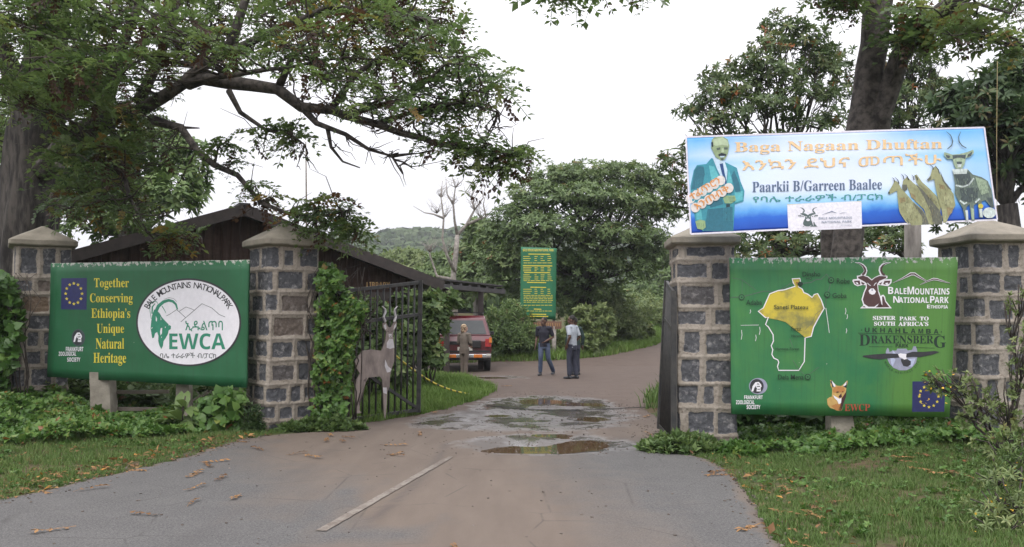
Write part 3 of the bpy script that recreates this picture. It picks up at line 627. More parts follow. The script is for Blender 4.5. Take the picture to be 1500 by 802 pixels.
D.stroke([(605, 310), (618, 400), (627, 468)], .7, WHITE, Zp); D.stroke([(65, 420), (180, 418)], .5, WHITE, Zp)
for x, y, l in ((70, 450, 60), (185, 430, 50), (125, 320, 25), (730, 310, 40), (735, 440, 30), (160, 480, 40), (740, 350, 30)): D.stroke([(x, y), (x+3, y+l/2), (x-2, y+l)], .7, WHITE, Zp)
D.up()
outl = [(390, 125), (440, 122), (445, 150), (430, 175), (455, 190), (465, 212), (490, 222), (518, 243), (530, 225), (552, 218), (575, 258), (594, 312), (560, 370), (527, 432), (512, 490), (473, 500), (468, 650), (433, 706), (305, 706), (298, 680), (306, 655), (300, 640), (275, 628), (262, 605), (268, 575), (258, 550), (272, 520), (270, 480), (240, 430), (222, 415), (240, 368), (222, 372), (175, 330), (208, 310), (248, 220), (300, 200), (340, 195), (410, 172), (398, 150)]
D.poly([(390, 125), (440, 122), (445, 150), (430, 175), (455, 190), (465, 212), (490, 222), (518, 243), (530, 225), (552, 218), (575, 258), (594, 312), (560, 370), (527, 432), (512, 490), (473, 497), (440, 470), (400, 440), (350, 400), (300, 385), (222, 372), (175, 330), (208, 310), (248, 220), (300, 200), (340, 195), (410, 172), (398, 150)], MAPY, Zp); D.up()
D.stroke(outl, 1.5, WHITE, Zp, True); D.stroke([(590, 310), (540, 350), (520, 400), (470, 450)], .5, LINEG, Zp); D.stroke([(375, 505), (385, 530), (395, 560)], .6, LINEG, Zp); D.stroke([(395, 640), (425, 690), (480, 745), (560, 685)], .6, LINEG, Zp); D.up()
for x, y in ((70, 242), (638, 133), (613, 225), (488, 747)):
    D.ell(x, y, 19, 19, DKGREEN, 20, Zp); D.up(); D.ell(x, y, 14, 14, paint('map_green', (.04, .17, .06)), 20, Zp); D.up(); D.ell(x, y, 5, 5, DKGREEN, 12, Zp)
D.ell(441, 157, 17, 14, DKGREEN, 20, Zp); D.ell(420, 150, 5, 5, REDP, 10, Zp)
for s_, x0, y0, x1, y1 in (('Adaba', 98, 258, 198, 290), ('Dinsho', 455, 80, 568, 110), ('HQ', 478, 116, 514, 132), ('Robe', 672, 122, 755, 155), ('Goba', 645, 215, 735, 247), ('Dela Mena', 300, 732, 462, 764), ('Saneti Plateau', 275, 290, 490, 318), ('Forest', 385, 428, 448, 455), ('Harenna', 385, 478, 460, 496), ('Harenna Forest', 285, 560, 435, 578)): D.text(s_, *Zp(x0, y0), *Zp(x1, y1), DKGREEN, .006)
D.done('park_map', rb)
Zl = lambda x, y: (1240+x*160/1500, 375+y*85/797)
def antelope_logo(tf, ink, hi, wh):
    hornL = [(120, 90), (160, 95), (200, 110), (240, 150), (262, 200), (250, 245), (215, 270), (150, 275), (150, 300), (200, 330), (280, 345), (330, 350)]
    D.stroke([(115, 92), (170, 100), (220, 128), (252, 170), (262, 205), (248, 245), (205, 275)], [.6*hi, 2.4*hi, 4.0*hi, 5*hi, 5*hi, 5.5*hi, 5*hi], wh, tf); D.stroke([(605, 92), (550, 102), (500, 122), (468, 160), (462, 200), (480, 245), (520, 278)], [.6*hi, 2.4*hi, 4.0*hi, 5*hi, 5*hi, 5.5*hi, 5*hi], wh, tf)
    D.poly([(140, 275), (230, 262), (300, 285), (345, 325), (385, 295), (450, 265), (560, 275), (562, 305), (520, 325), (620, 320), (615, 375), (570, 418), (470, 405), (432, 400), (438, 480), (470, 560), (480, 540), (505, 535), (528, 560), (540, 620), (620, 722), (185, 722), (230, 680), (205, 600), (235, 500), (265, 430), (262, 405), (220, 400), (150, 420), (105, 395), (78, 345), (90, 325), (145, 318)], wh, tf); D.up()
    D.stroke([(135, 93), (185, 110), (225, 140), (250, 180), (258, 210), (242, 240), (215, 262)], [.2*hi, 1.1*hi, 2.2*hi, 3*hi, 3*hi, 3.4*hi, 3*hi], ink, tf); D.stroke([(585, 93), (535, 110), (500, 132), (476, 168), (474, 205), (492, 245), (525, 268)], [.2*hi, 1.1*hi, 2.2*hi, 3*hi, 3*hi, 3.4*hi, 3*hi], ink, tf)
    D.poly([(155, 290), (225, 272), (290, 295), (345, 340), (390, 302), (450, 278), (548, 285), (540, 308), (450, 345), (420, 390), (425, 440), (430, 490), (455, 560), (485, 690), (480, 700), (420, 700), (440, 655), (380, 700), (300, 700), (240, 660), (222, 600), (250, 500), (278, 440), (275, 380), (245, 355), (160, 310)], ink, tf)
    D.poly([(485, 560), (510, 560), (530, 630), (590, 708), (395, 708), (470, 650), (492, 680), (490, 640)], ink, tf); D.poly([(210, 705), (240, 690), (265, 710)], ink, tf)
    D.poly([(100, 345), (180, 340), (190, 395), (150, 405), (112, 380)], ink, tf); D.poly([(520, 345), (605, 340), (590, 380), (545, 400), (500, 390)], ink, tf); D.poly([(200, 355), (250, 380), (235, 398), (205, 390)], ink, tf); D.poly([(440, 385), (470, 370), (490, 360), (470, 398)], ink, tf); D.up()
    D.poly([(300, 480), (330, 450), (370, 450), (402, 490), (385, 525), (350, 535), (315, 520)], wh, tf); D.poly([(120, 365), (150, 365), (165, 395), (145, 395)], wh, tf); D.poly([(530, 375), (570, 370), (560, 395), (540, 398)], wh, tf)
    D.stroke([(285, 375), (310, 400), (330, 410)], 1.0*hi, wh, tf); D.stroke([(410, 370), (390, 385), (375, 410)], 1.0*hi, wh, tf)
    D.up(); D.ell(350, 470, 13, 13, GREYP, 12, tf)
def peaks(tf, ink, hi, wh):
    for w_, m in ((1, wh), (.5, ink)):
        D.stroke([(630, 375), (760, 315), (880, 250), (930, 250), (1010, 300), (1100, 350)], [.6*hi*w_, 2.2*hi*w_, 4.6*hi*w_, 4.6*hi*w_, 3*hi*w_, 1.5*hi*w_], m, tf); D.stroke([(1000, 402), (1120, 345), (1190, 320), (1240, 325), (1425, 380)], [.6*hi*w_, 2.2*hi*w_, 3.4*hi*w_, 3.2*hi*w_, .8*hi*w_], m, tf); D.up()
antelope_logo(Zl, BROWN, 1, WHITE); peaks(Zl, BROWN, 1, WHITE)
D.done('antelope_logo', rb)
for s_, x0, y0, x1, y1 in (('B', 570, 428, 642, 525), ('ALE', 655, 445, 822, 527), ('M', 835, 425, 928, 530), ('OUNTAINS', 938, 447, 1412, 533), ('N', 640, 555, 725, 645), ('ATIONAL', 715, 570, 1125, 648), ('P', 1145, 552, 1210, 648), ('ARK', 1208, 565, 1400, 650), ('E', 1105, 672, 1150, 722), ('THIOPIA', 1155, 680, 1390, 724)): D.text(sansb(s_), *Zl(x0, y0), *Zl(x1, y1), WHITE)
Zs = lambda x, y: (1240+x*160/1426, 460+y*90/802)
for s_, x0, y0, x1, y1 in (('SISTER', 343, 28, 640, 82), ('PARK', 690, 36, 915, 86), ('TO', 955, 36, 1072, 88), ('SOUTH', 358, 102, 636, 156), ('AFRICA’S', 676, 104, 1068, 160)): D.text(serif(s_), *Zs(x0, y0), *Zs(x1, y1), WHITE, .012)
for k, c in enumerate('UKHAHLAMBA'): x = 238+k*100; D.text(sansb(c), *Zs(x, 180+k*2.2), *Zs(x+62, 240+k*2.2), DKGREEN)
D.stroke([(150, 252), (1225, 272)], .8, DKGREEN, Zs); D.ell(196, 212, 8, 8, DKGREEN, 10, Zs); D.ell(1236, 236, 8, 8, DKGREEN, 10, Zs)
D.text(serif('D'), *Zs(165, 268), *Zs(305, 415), DKGREEN); D.text(serif('RAKENSBER'), *Zs(318, 282), *Zs(1135, 388), DKGREEN); D.text(serif('G'), *Zs(1140, 285), *Zs(1300, 445), DKGREEN); D.text(sansb('PARK'), *Zs(640, 392), *Zs(808, 440), DKGREEN); D.stroke([(290, 428), (600, 432)], .5, DKGREEN, Zs); D.stroke([(900, 440), (1150, 448)], .5, DKGREEN, Zs)
D.done('lettering', rb)
D.poly([(510, 500), (530, 445), (550, 455), (560, 500), (600, 480), (650, 480), (660, 455), (780, 455), (800, 480), (855, 470), (870, 425), (905, 425), (922, 480), (925, 560), (905, 640), (850, 705), (780, 738), (690, 738), (610, 705), (555, 645), (525, 570)], GREYP, Zs); D.up()
for q in ([(560, 520), (580, 640), (600, 690), (640, 600)], [(800, 590), (900, 580), (860, 690), (820, 690)], [(600, 470), (640, 520), (600, 560)]): D.poly(q, PALEB, Zs)
D.up(); D.poly([(215, 545), (350, 530), (520, 518), (660, 520), (700, 545), (780, 520), (860, 495), (1000, 497), (1150, 485), (1215, 498), (1130, 530), (960, 565), (860, 562), (790, 570), (690, 572), (560, 580), (430, 595), (330, 585), (210, 562)], BLACK, Zs); D.poly([(705, 590), (790, 590), (840, 620), (835, 665), (790, 690), (740, 680), (715, 630)], BLACK, Zs); D.up()
D.poly([(670, 530), (700, 515), (730, 520), (780, 525), (775, 560), (785, 590), (750, 598), (715, 575), (690, 570)], WHITE, Zs)
D.arc('WORLD HERITAGE SITE', lambda t_: (lambda a: (1240+(720+225*math.cos(a))*160/1426, 460+(555+215*math.sin(a))*90/802, a-math.pi/2))(R(165)-R(150)*t_), 3.2, DKGREEN)
D.done('eagle_emblem', rb)
Zf = lambda x, y: (1200+x*80/1069, 550+y*60/802)
D.poly([(215, 95), (240, 95), (300, 170), (345, 205), (430, 210), (470, 180), (545, 100), (560, 130), (530, 240), (520, 330), (500, 420), (475, 520), (440, 690), (380, 700), (280, 660), (215, 640), (165, 580), (150, 470), (200, 430), (245, 420), (255, 270), (220, 200)], FOXY, Zf); D.up()
D.poly([(260, 290), (300, 235), (400, 215), (480, 240), (510, 300), (450, 345), (410, 330), (330, 340), (280, 340)], FOXO, Zf); D.poly([(230, 600), (330, 560), (430, 560), (420, 680), (330, 690)], FOXO, Zf); D.poly([(440, 450), (520, 330), (535, 300), (520, 420), (470, 560), (430, 690), (370, 690), (420, 560)], MAROON, Zf); D.up()
D.poly([(215, 130), (245, 180), (255, 240), (290, 225), (300, 200), (235, 95)], BLACK, Zf); D.poly([(545, 120), (530, 250), (500, 240), (470, 220)], BLACK, Zf); D.up()
D.poly([(240, 105), (310, 180), (315, 225), (280, 220), (255, 160)], WHITE, Zf); D.poly([(535, 120), (520, 190), (480, 215), (465, 195)], WHITE, Zf); D.poly([(270, 390), (340, 430), (390, 460), (430, 440), (425, 540), (380, 570), (350, 500), (290, 440)], WHITE, Zf); D.up()
D.poly([(375, 415), (430, 350), (440, 420), (400, 445)], MAROON, Zf); D.poly([(325, 325), (370, 315), (380, 335), (340, 340)], MAROON, Zf); D.poly([(440, 320), (470, 310), (465, 335)], MAROON, Zf)
D.text(serif('EWCP'), 1237, 592, 1274, 602.5, REDP); D.done('fox_painting', rb)
D.ell(1110.5, 566, 13.5, 12, GREYP, 30); D.up(); D.ell(1108.5, 566, 10, 10.5, BLACK, 30); D.up(); apelogo(lambda x, y: (1100.5+15*x, 559+15*y))
for s_, x0, y0, x1, y1 in (('FRANKFURT', 1090, 579.5, 1117, 585), ('ZOOLOGICAL', 1078, 586.5, 1105, 592.5), ('SOCIETY', 1093.5, 593.5, 1113.5, 599.5)): D.text(sansb(s_), x0, y0, x1, y1, WHITE)
D.done('society_emblem', rb)
D.poly([(1336.5, 559), (1385, 559), (1383, 603.5), (1336, 603.5)], NAVY); D.up()
for k in range(12): D.poly(star(1360.5+14*math.sin(k*math.pi/6), 581-15.5*math.cos(k*math.pi/6), 2.7), YEL)
D.done('flag_emblem', rb)
# concrete posts under the boards (parts of the boards they carry)
def cpost(px, py0, py1, w, y, parent, lean=0):
    mb = MB(); a, b = P(px, py1, y), P(px+lean, py0, y); N = 6; vs = []; wm_ = w*y/FPX
    for i in range(N+1):
        p = a.lerp(b, i/N); ww = wm_/2*(1-.08*i/N)
        vs += [p+Vector((sx*ww*(1+.06*(random.random()-.5)), sy*ww*.8, 0)) for sx, sy in ((-1, -1), (1, -1), (1, 1), (-1, 1))]
    fs = [(4*i+k, 4*i+(k+1) % 4, 4*i+4+(k+1) % 4, 4*i+4+k) for i in range(N) for k in range(4)]+[(0, 3, 2, 1), (4*N, 4*N+1, 4*N+2, 4*N+3)]
    mb.add(vs, fs); return mb.build('post', CONC, parent)
cpost(1231, 600, 664, 34, 11.2, rb, -2); cpost(154, 545, 625, 30, 14.1, lb, -4); cpost(270, 555, 615, 20, 13.7, lb)
WOODG = M('weathered_timber', (.20, .17, .135), (.10, .085, .07), 5, .9, .5, 30, (.15, 1, 1))
fr = thing('rail_fence', 'three grey timber rails nailed behind the concrete post below the dark green board', 'fence', (P(205, 630, 14.2).x, 14.2, .2))
for x0, y0, x1, y1 in ((163, 575, 247, 574), (163, 599, 236, 600), (178, 626, 226, 627)):
    MB().beam(P(x0, y0, 14.28), P(x1, y1, 14.0), .05, .055).build('rail', WOODG, fr)

# ------------------------------------------------------------------ printed banner
BY = 10.72
def bwave(x, z): return .014*math.sin(x*1.6+1)*math.sin(z*1.5) + .0025*math.sin(x*7+z*3) + .002*math.sin(x*3-z*9)
def BP(px, py, lift=0):
    p = P(px, py, BY); p.y += bwave(p.x, p.z)-lift; return p
BC = [(1005, 201), (1442, 187), (1461, 322), (1012, 343)]
bn = thing('banner', 'sky blue printed cloth banner with suited man and antelopes, stretched above the bright green board', 'banner', P(1235, 335, BY))
t = NT('banner_print'); tcx = t.N('ShaderNodeTexCoord'); sp_ = t.N('ShaderNodeSeparateXYZ'); t.l.new(tcx.outputs['UV'], sp_.inputs[0])
nz_ = t.noise(t.coord((3, .9, 1), 'UV'), 3.2, 4); vv = t.math('ADD', sp_.outputs[1], t.math('MULTIPLY', t.math('SUBTRACT', nz_, .5), .16))
c = t.ramp(vv, [(0, S(30, 70, 170)), (.14, S(45, 105, 205)), (.2, S(95, 165, 232)), (.3, S(165, 212, 244)), (.45, S(214, 230, 250)), (.62, S(205, 226, 250)), (.72, S(160, 208, 246)), (.8, S(208, 228, 250)), (.92, S(150, 200, 245)), (1, S(95, 172, 236))])
cx_ = t.math('ABSOLUTE', t.math('SUBTRACT', sp_.outputs[0], .45)); up_ = t.rng(sp_.outputs[1], .3, .42)
c = t.mix(t.math('MULTIPLY', t.rng(cx_, .12, .36, .75, 0), up_), c, S(226, 234, 252)); c = t.mix(t.math('MULTIPLY', t.rng(cx_, .33, .5, 0, .55), up_), c, S(110, 185, 240))
t.set(c, .42, 0, .4); BANM = t.m
V, UV = [], []; nx, ny = 90, 30
for j in range(ny+1):
    for i in range(nx+1):
        a, b = i/nx, j/ny; sag = 1.6*math.sin(math.pi*a)*(b-.2)
        x = (BC[0][0]*(1-a)+BC[1][0]*a)*(1-b)+(BC[3][0]*(1-a)+BC[2][0]*a)*b; y = (BC[0][1]*(1-a)+BC[1][1]*a)*(1-b)+(BC[3][1]*(1-a)+BC[2][1]*a)*b+sag*.0
        V.append(list(BP(x, y))); UV.append((a, 1-b))
o = npmesh('cloth', np.array(V), grid(nx+1, ny+1)[:, ::-1], BANM, bn, True, uv=UV)
sm_ = o.modifiers.new('thickness', 'SOLIDIFY'); sm_.thickness = .004; sm_.offset = -1
D = Decal(BP); D.base = .006; D.refine = 16; D.reset(); pr = lambda n, r, g, b: M(n, S(r, g, b), tuple(c*.82 for c in S(r, g, b)), 30, .5)
HEM = pr('white_hem', 232, 228, 240)
for a, b in ((0, 1), (1, 2), (2, 3), (3, 0)):
    p, q = BC[a], BC[b]; D.stroke([(p[0]+(q[0]-p[0])*k/50, p[1]+(q[1]-p[1])*k/50) for k in range(51)], 2.4, HEM)
D.done('hem', bn)
ORANGE = pr('orange_print', 240, 206, 160); INKG = pr('grey_ink', 92, 110, 140); INKT = pr('teal_ink', 70, 150, 150); PINK = pr('pale_lilac_print', 226, 232, 252)
def btext(s_, x0, y0, x1, y1, m, slope, **k): D.text(s_, x0, y0, x1, y1, m, slope=slope, **k)
btext(serif('Baga Nagaan Dhuftan'), 1076, 208.5, 1380, 227, ORANGE, -5, bold=.004); btext('እንኳን ደህና መጣችሁ', 1087, 233, 1379, 250, ORANGE, -9, bold=.01)
btext(serif('Paarkii B/Garreen Baalee'), 1102, 266.5, 1291, 282, INKG, -4); btext('የባሌ ተራራዎች ብ/ፓርክ', 1103, 287, 1292, 297.5, INKT, -4, bold=.008)
D.done('lettering', bn)
WHP = pr('white_print', 238, 236, 246)
D.poly([(1153, 300), (1261, 295.5), (1262, 335), (1154.5, 339)], WHP); D.up(); D.stroke([(1153, 300), (1261, 295.5)], .8, pr('cream_line', 226, 220, 190))
Zq = lambda x, y: (1145+x*125/1500, 290+y*55/660)
zz = lambda x, y: Zq(270+(x-80)*.69, 165+(y-85)*.555)
antelope_logo(zz, pr('grey_green_ink', 88, 104, 104), .6, WHP); D.stroke([(690, 305), (800, 268), (870, 245), (950, 272)], [.2, .8, 1.2, .3], INKG, Zq); D.stroke([(1000, 290), (1050, 270), (1130, 268)], [.2, .6, .2], INKG, Zq)
LIGHTG = pr('pale_grey_ink', 160, 168, 186)
D.text(sansb('BALE MOUNTAINS'), *Zq(640, 345), *Zq(1220, 385), LIGHTG, slope=-1); D.text(sansb('NATIONAL PARK'), *Zq(695, 412), *Zq(1220, 452), LIGHTG, slope=-1); D.text('ETHIOPIA', *Zq(1030, 476), *Zq(1225, 494), LIGHTG)
D.done('logo_card', bn)
# printed standing figure
Zn = lambda x, y: (1000+x*100/517, 193+y*152/802)
SUIT = pr('suit_print', 62, 150, 168); SUITD = pr('suit_shade_print', 46, 112, 132); SUITL = pr('suit_light_print', 98, 186, 196); SKINP = pr('face_print', 150, 170, 132); SKIND = pr('face_dark_print', 84, 98, 88); SKINL = pr('face_light_print', 186, 204, 170); SHIRTP = pr('shirt_print', 200, 224, 244); TIEP = pr('tie_print', 36, 72, 128); DK = pr('print_black', 34, 44, 56); HANDP = pr('hand_print', 150, 178, 130)
D.poly([(218, 205), (180, 250), (110, 258), (85, 300), (60, 420), (60, 470), (85, 600), (95, 690), (150, 690), (150, 770), (385, 770), (395, 560), (460, 540), (468, 460), (440, 390), (410, 280), (330, 240), (300, 225)], SUIT, Zn); D.up()
D.poly([(115, 265), (90, 300), (75, 400), (65, 450), (110, 440), (150, 420), (170, 330), (160, 270)], SUITD, Zn); D.poly([(190, 600), (380, 580), (385, 770), (160, 770)], SUITD, Zn); D.poly([(330, 560), (360, 560), (360, 770), (335, 770)], DK, Zn); D.poly([(390, 300), (430, 400), (440, 470), (400, 470), (370, 340)], SUITD, Zn)
D.poly([(200, 260), (240, 270), (300, 400), (280, 500), (220, 380)], SUITL, Zn); D.poly([(350, 290), (375, 380), (350, 500), (335, 400)], SUITL, Zn); D.poly([(100, 560), (135, 560), (150, 680), (105, 680)], SUITL, Zn); D.poly([(395, 470), (455, 460), (455, 530), (395, 550)], SUITL, Zn); D.poly([(200, 540), (300, 520), (310, 560), (210, 590)], SUITD, Zn); D.up()
D.poly([(225, 195), (320, 235), (340, 300), (330, 430), (315, 400), (262, 290)], SHIRTP, Zn); D.up(); D.poly([(280, 250), (305, 245), (318, 320), (335, 395), (325, 420), (300, 330)], TIEP, Zn)
D.poly([(222, 60), (240, 45), (300, 40), (340, 60), (352, 110), (342, 170), (320, 215), (290, 225), (250, 195), (228, 150), (215, 125)], SKINP, Zn); D.up()
D.poly([(230, 62), (300, 45), (340, 75), (345, 112), (300, 105), (250, 112), (232, 100)], SKINL, Zn); D.poly([(215, 85), (228, 80), (232, 118), (220, 120)], DK, Zn); D.poly([(255, 128), (285, 122), (285, 140), (260, 146)], SKIND, Zn); D.poly([(312, 122), (342, 124), (338, 140), (314, 140)], SKIND, Zn); D.poly([(268, 178), (295, 165), (330, 176), (325, 190), (275, 192)], DK, Zn); D.poly([(296, 130), (308, 130), (314, 160), (292, 162)], SKINL, Zn); D.poly([(280, 190), (320, 188), (312, 198), (288, 200)], SHIRTP, Zn); D.poly([(285, 206), (312, 205), (305, 220), (292, 222)], SKIND, Zn)
D.poly([(305, 515), (330, 495), (395, 495), (405, 530), (370, 555), (320, 555)], HANDP, Zn); D.poly([(95, 695), (130, 680), (170, 690), (175, 740), (150, 760), (110, 750)], HANDP, Zn)
for k in range(4): D.up() if k == 0 else None; D.stroke([(345+4*k, 508+11*k), (395, 510+10*k)], .35, SKIND, Zn); D.stroke([(115+14*k, 710), (118+14*k, 748)], .35, SKIND, Zn)
D.up()
for k in range(26): D.stroke([(100+k*11, 300+abs(k-13)*6), (104+k*11, 690)], .16, SUITL, Zn) if not 8 < k < 19 else None
D.done('man_print', bn)
CRM = pr('cream_print', 226, 218, 214)
def tilt_text(s_, x0, y0, x1, y1, h, m, lift_bg):
    V_, Fs = textmesh(s_, .012); lo, hi = V_.min(0), V_.max(0); dx, dy = x1-x0, y1-y0; l = math.hypot(dx, dy); ux, uy = dx/l, dy/l
    if lift_bg:
        for k in range(6):
            q = k/5; D.ell(x0+dx*q+uy*h*.35, y0+dy*q-ux*h*.35+0, h*.62, h*.66, CRM, 16); D.up()
    D.mb.add([D.proj(x0+ux*l*(p[0]-lo[0])/(hi[0]-lo[0])+uy*h*(p[1]-lo[1])/(hi[1]-lo[1]), y0+uy*l*(p[0]-lo[0])/(hi[0]-lo[0])-ux*h*(p[1]-lo[1])/(hi[1]-lo[1]), D.lift) for p in V_], Fs, D.mi(m))
OR2 = pr('deep_orange_print', 222, 150, 80); tilt_text('ተፈጥሮን', *Zn(70, 535), *Zn(298, 395), 11, OR2, True); D.up(); tilt_text('እንጠብቅ', *Zn(105, 605), *Zn(358, 455), 11, OR2, True); D.done('slanted_lettering', bn)
# printed antelopes
Zh = lambda x, y: (1295+x*105/766, 230+y*110/802)
TAN = pr('antelope_print', 158, 160, 120); pr = lambda n, r, g, b: M(n, S(r, g, b), tuple(c*.62 for c in S(r, g, b)), 38, .5, stretch=(1, 1, .6)); TAND = pr('antelope_shade_print', 108, 110, 98); TANL = pr('antelope_light_print', 178, 180, 138); TANB = pr('antelope_brown_print', 158, 142, 104)
D.poly([(320, 200), (345, 190), (400, 270), (480, 340), (560, 420), (605, 520), (600, 600), (500, 480), (400, 380), (340, 270)], TAN, Zh); D.poly([(420, 330), (470, 350), (480, 410), (430, 370)], TANB, Zh)
D.up(); D.poly([(195, 260), (240, 215), (300, 275), (380, 340), (470, 430), (560, 530), (620, 640), (620, 725), (480, 725), (420, 560), (330, 480), (270, 400), (235, 310), (215, 375), (185, 340)], TAN, Zh); D.up(); D.poly([(330, 290), (400, 350), (500, 460), (590, 570), (620, 650), (620, 725), (520, 725), (500, 600), (420, 430)], TAND, Zh); D.poly([(270, 380), (330, 420), (330, 470), (280, 430)], TANB, Zh); D.poly([(185, 300), (235, 300), (240, 350), (210, 375), (185, 345)], TAND, Zh); D.poly([(380, 430), (430, 440), (450, 560), (400, 520)], TANL, Zh)
D.up(); D.poly([(35, 385), (85, 300), (105, 255), (140, 275), (175, 340), (230, 400), (300, 480), (400, 560), (450, 640), (480, 725), (290, 735), (250, 690), (190, 640), (150, 560), (135, 440), (130, 365), (45, 405)], TAN, Zh); D.up(); D.poly([(300, 490), (400, 570), (450, 650), (475, 725), (400, 725), (400, 640), (340, 560)], TAND, Zh); D.poly([(225, 500), (300, 500), (330, 600), (260, 640), (225, 580)], TANL, Zh); D.poly([(150, 440), (215, 440), (220, 480), (165, 500)], TANB, Zh); D.poly([(145, 540), (180, 620), (240, 690), (270, 730), (220, 690), (160, 600)], TANL, Zh); D.poly([(35, 375), (52, 378), (48, 402), (36, 400)], DK, Zh)
D.up(); D.poly([(455, 250), (490, 200), (510, 130), (545, 100), (580, 150), (620, 240), (680, 320), (740, 400), (760, 520), (700, 620), (660, 700), (630, 710), (610, 560), (570, 440), (545, 330), (530, 240), (465, 262)], TAN, Zh); D.up(); D.poly([(630, 400), (700, 380), (740, 480), (700, 530), (640, 500)], TANL, Zh); D.poly([(580, 290), (640, 310), (640, 350), (590, 340)], TANB, Zh); D.poly([(590, 150), (640, 260), (720, 360), (680, 340), (620, 260)], TAND, Zh); D.poly([(452, 245), (500, 205), (495, 240), (462, 262)], TAND, Zh); D.poly([(665, 540), (740, 545), (720, 600), (680, 640)], TANB, Zh); D.poly([(620, 560), (660, 560), (655, 690), (635, 700)], TANL, Zh)
D.up()
def fur(poly, n, ms, tf, L):
    for i, (x, y) in enumerate(fillpoly(poly, n)): D.stroke([(x, y), (x+random.uniform(-.2, .5)*L, y+L*random.uniform(.6, 1.2))], .32, ms[i % len(ms)], tf)
for po in ([(150, 440), (230, 410), (300, 490), (400, 570), (440, 690), (290, 720), (190, 620)], [(240, 300), (300, 290), (400, 380), (560, 560), (600, 700), (500, 700), (420, 540), (280, 400)], [(560, 280), (620, 260), (740, 420), (730, 560), (640, 560), (580, 400)], [(370, 280), (470, 350), (590, 520), (500, 460)]): fur(po, 130, (TANL, TAND, TANB, TAN), Zh, 22)
for q in ([(75, 225), (95, 240), (100, 270)], [(105, 222), (135, 250), (150, 290)], [(170, 185), (195, 210), (205, 245)], [(205, 185), (240, 215), (255, 250)], [(285, 195), (305, 215), (312, 250)], [(320, 195), (345, 225), (350, 250)], [(478, 82), (515, 110), (520, 140)], [(540, 95), (575, 140), (585, 180)]): D.stroke([Zh(*p) for p in q], [.3, 1.1, 1.5], DK)
Zk = lambda x, y: (1370+x*95/508, 185+y*150/802)
BUL = pr('bull_print', 112, 128, 118); BULD = pr('bull_dark_print', 78, 90, 92); BULL = pr('bull_light_print', 168, 188, 160); WPR = pr('pale_print', 214, 226, 224)
D.poly([(130, 345), (250, 340), (290, 380), (360, 400), (410, 430), (440, 500), (460, 640), (440, 640), (390, 580), (360, 590), (370, 720), (340, 715), (330, 600), (300, 620), (305, 740), (280, 740), (265, 610), (240, 640), (255, 740), (235, 740), (210, 640), (180, 590), (150, 530), (150, 450)], BUL, Zk); D.up()
D.poly([(140, 375), (265, 365), (280, 440), (230, 470), (170, 455)], BULD, Zk); D.poly([(190, 490), (330, 480), (330, 560), (270, 600), (200, 580)], BULD, Zk); D.poly([(310, 400), (400, 430), (420, 520), (360, 540), (330, 470)], BULL, Zk); D.poly([(400, 560), (440, 560), (455, 640), (440, 640)], BULD, Zk); D.up()
D.poly([(125, 340), (250, 335), (240, 375), (140, 380)], WPR, Zk); D.stroke([Zk(155, 465), Zk(210, 478), Zk(260, 460), Zk(298, 410)], 2.4, WPR); D.stroke([Zk(190, 585), Zk(225, 610), Zk(245, 600)], 2.5, WPR); D.stroke([Zk(310, 600), Zk(345, 570)], 2.5, WPR); D.poly([(232, 660), (252, 660), (255, 740), (240, 740)], WPR, Zk); D.poly([(275, 640), (300, 650), (300, 735), (282, 735)], BULL, Zk); D.poly([(340, 650), (365, 650), (368, 715), (348, 715)], WPR, Zk)
D.poly([(65, 205), (130, 225), (185, 220), (245, 205), (295, 185), (300, 210), (265, 245), (235, 250), (225, 300), (205, 335), (155, 335), (140, 300), (130, 260), (90, 260), (62, 230)], BULL, Zk); D.up(); D.poly([(130, 230), (235, 225), (230, 260), (200, 250), (165, 250), (135, 262)], BULD, Zk); D.poly([(75, 225), (110, 235), (105, 255), (85, 250)], BULD, Zk); D.poly([(250, 225), (290, 200), (275, 235), (245, 245)], BULD, Zk); D.poly([(160, 280), (205, 280), (200, 300), (165, 300)], BULD, Zk); D.poly([(165, 300), (200, 300), (195, 325), (170, 325)], WPR, Zk)
D.stroke([(80, 45), (115, 75), (132, 120), (122, 155), (90, 182)], [.5, 1.1, 1.5, 1.5, 1.2], BULD, Zk); D.stroke([(195, 45), (178, 85), (182, 125), (205, 155), (240, 175)], [.5, 1.1, 1.5, 1.5, 1.2], BULD, Zk)
fur([(160, 400), (350, 410), (420, 440), (430, 540), (330, 580), (190, 560)], 150, (BULL, BULD, BUL), Zk, 22); D.ell(420, 680, 52, 42, WPR, 30, Zk); D.ell(353, 628, 20, 18, pr('yellow_print', 220, 205, 80), 20, Zk); D.done('antelope_print', bn)
ROPE = M('hemp_rope', (.30, .24, .12), (.18, .14, .07), 30, .9)
def ropeline(name, pts, r, mat, label, cat='rope'):
    return tag(MB().tube(pts, r, 6).build(name, mat, None, True), label, cat)
ropeline('rope', [P(1461, 90, 11.3), P(1460, 200, 11.28), P(1460.5, 322, BY+.03)], .004, ROPE, 'thin yellowish rope hanging from the dark tree beside the banner edge with the bull')
mbp = MB(); mbp.tube([P(1337, 480, 12.4), P(1337, 326, 12.3)], [.125, .11], 10); tag(mbp.build('wooden_post', BARK_L, None, True), 'short round wooden post behind the bright green board, under the antelope prints', 'post')

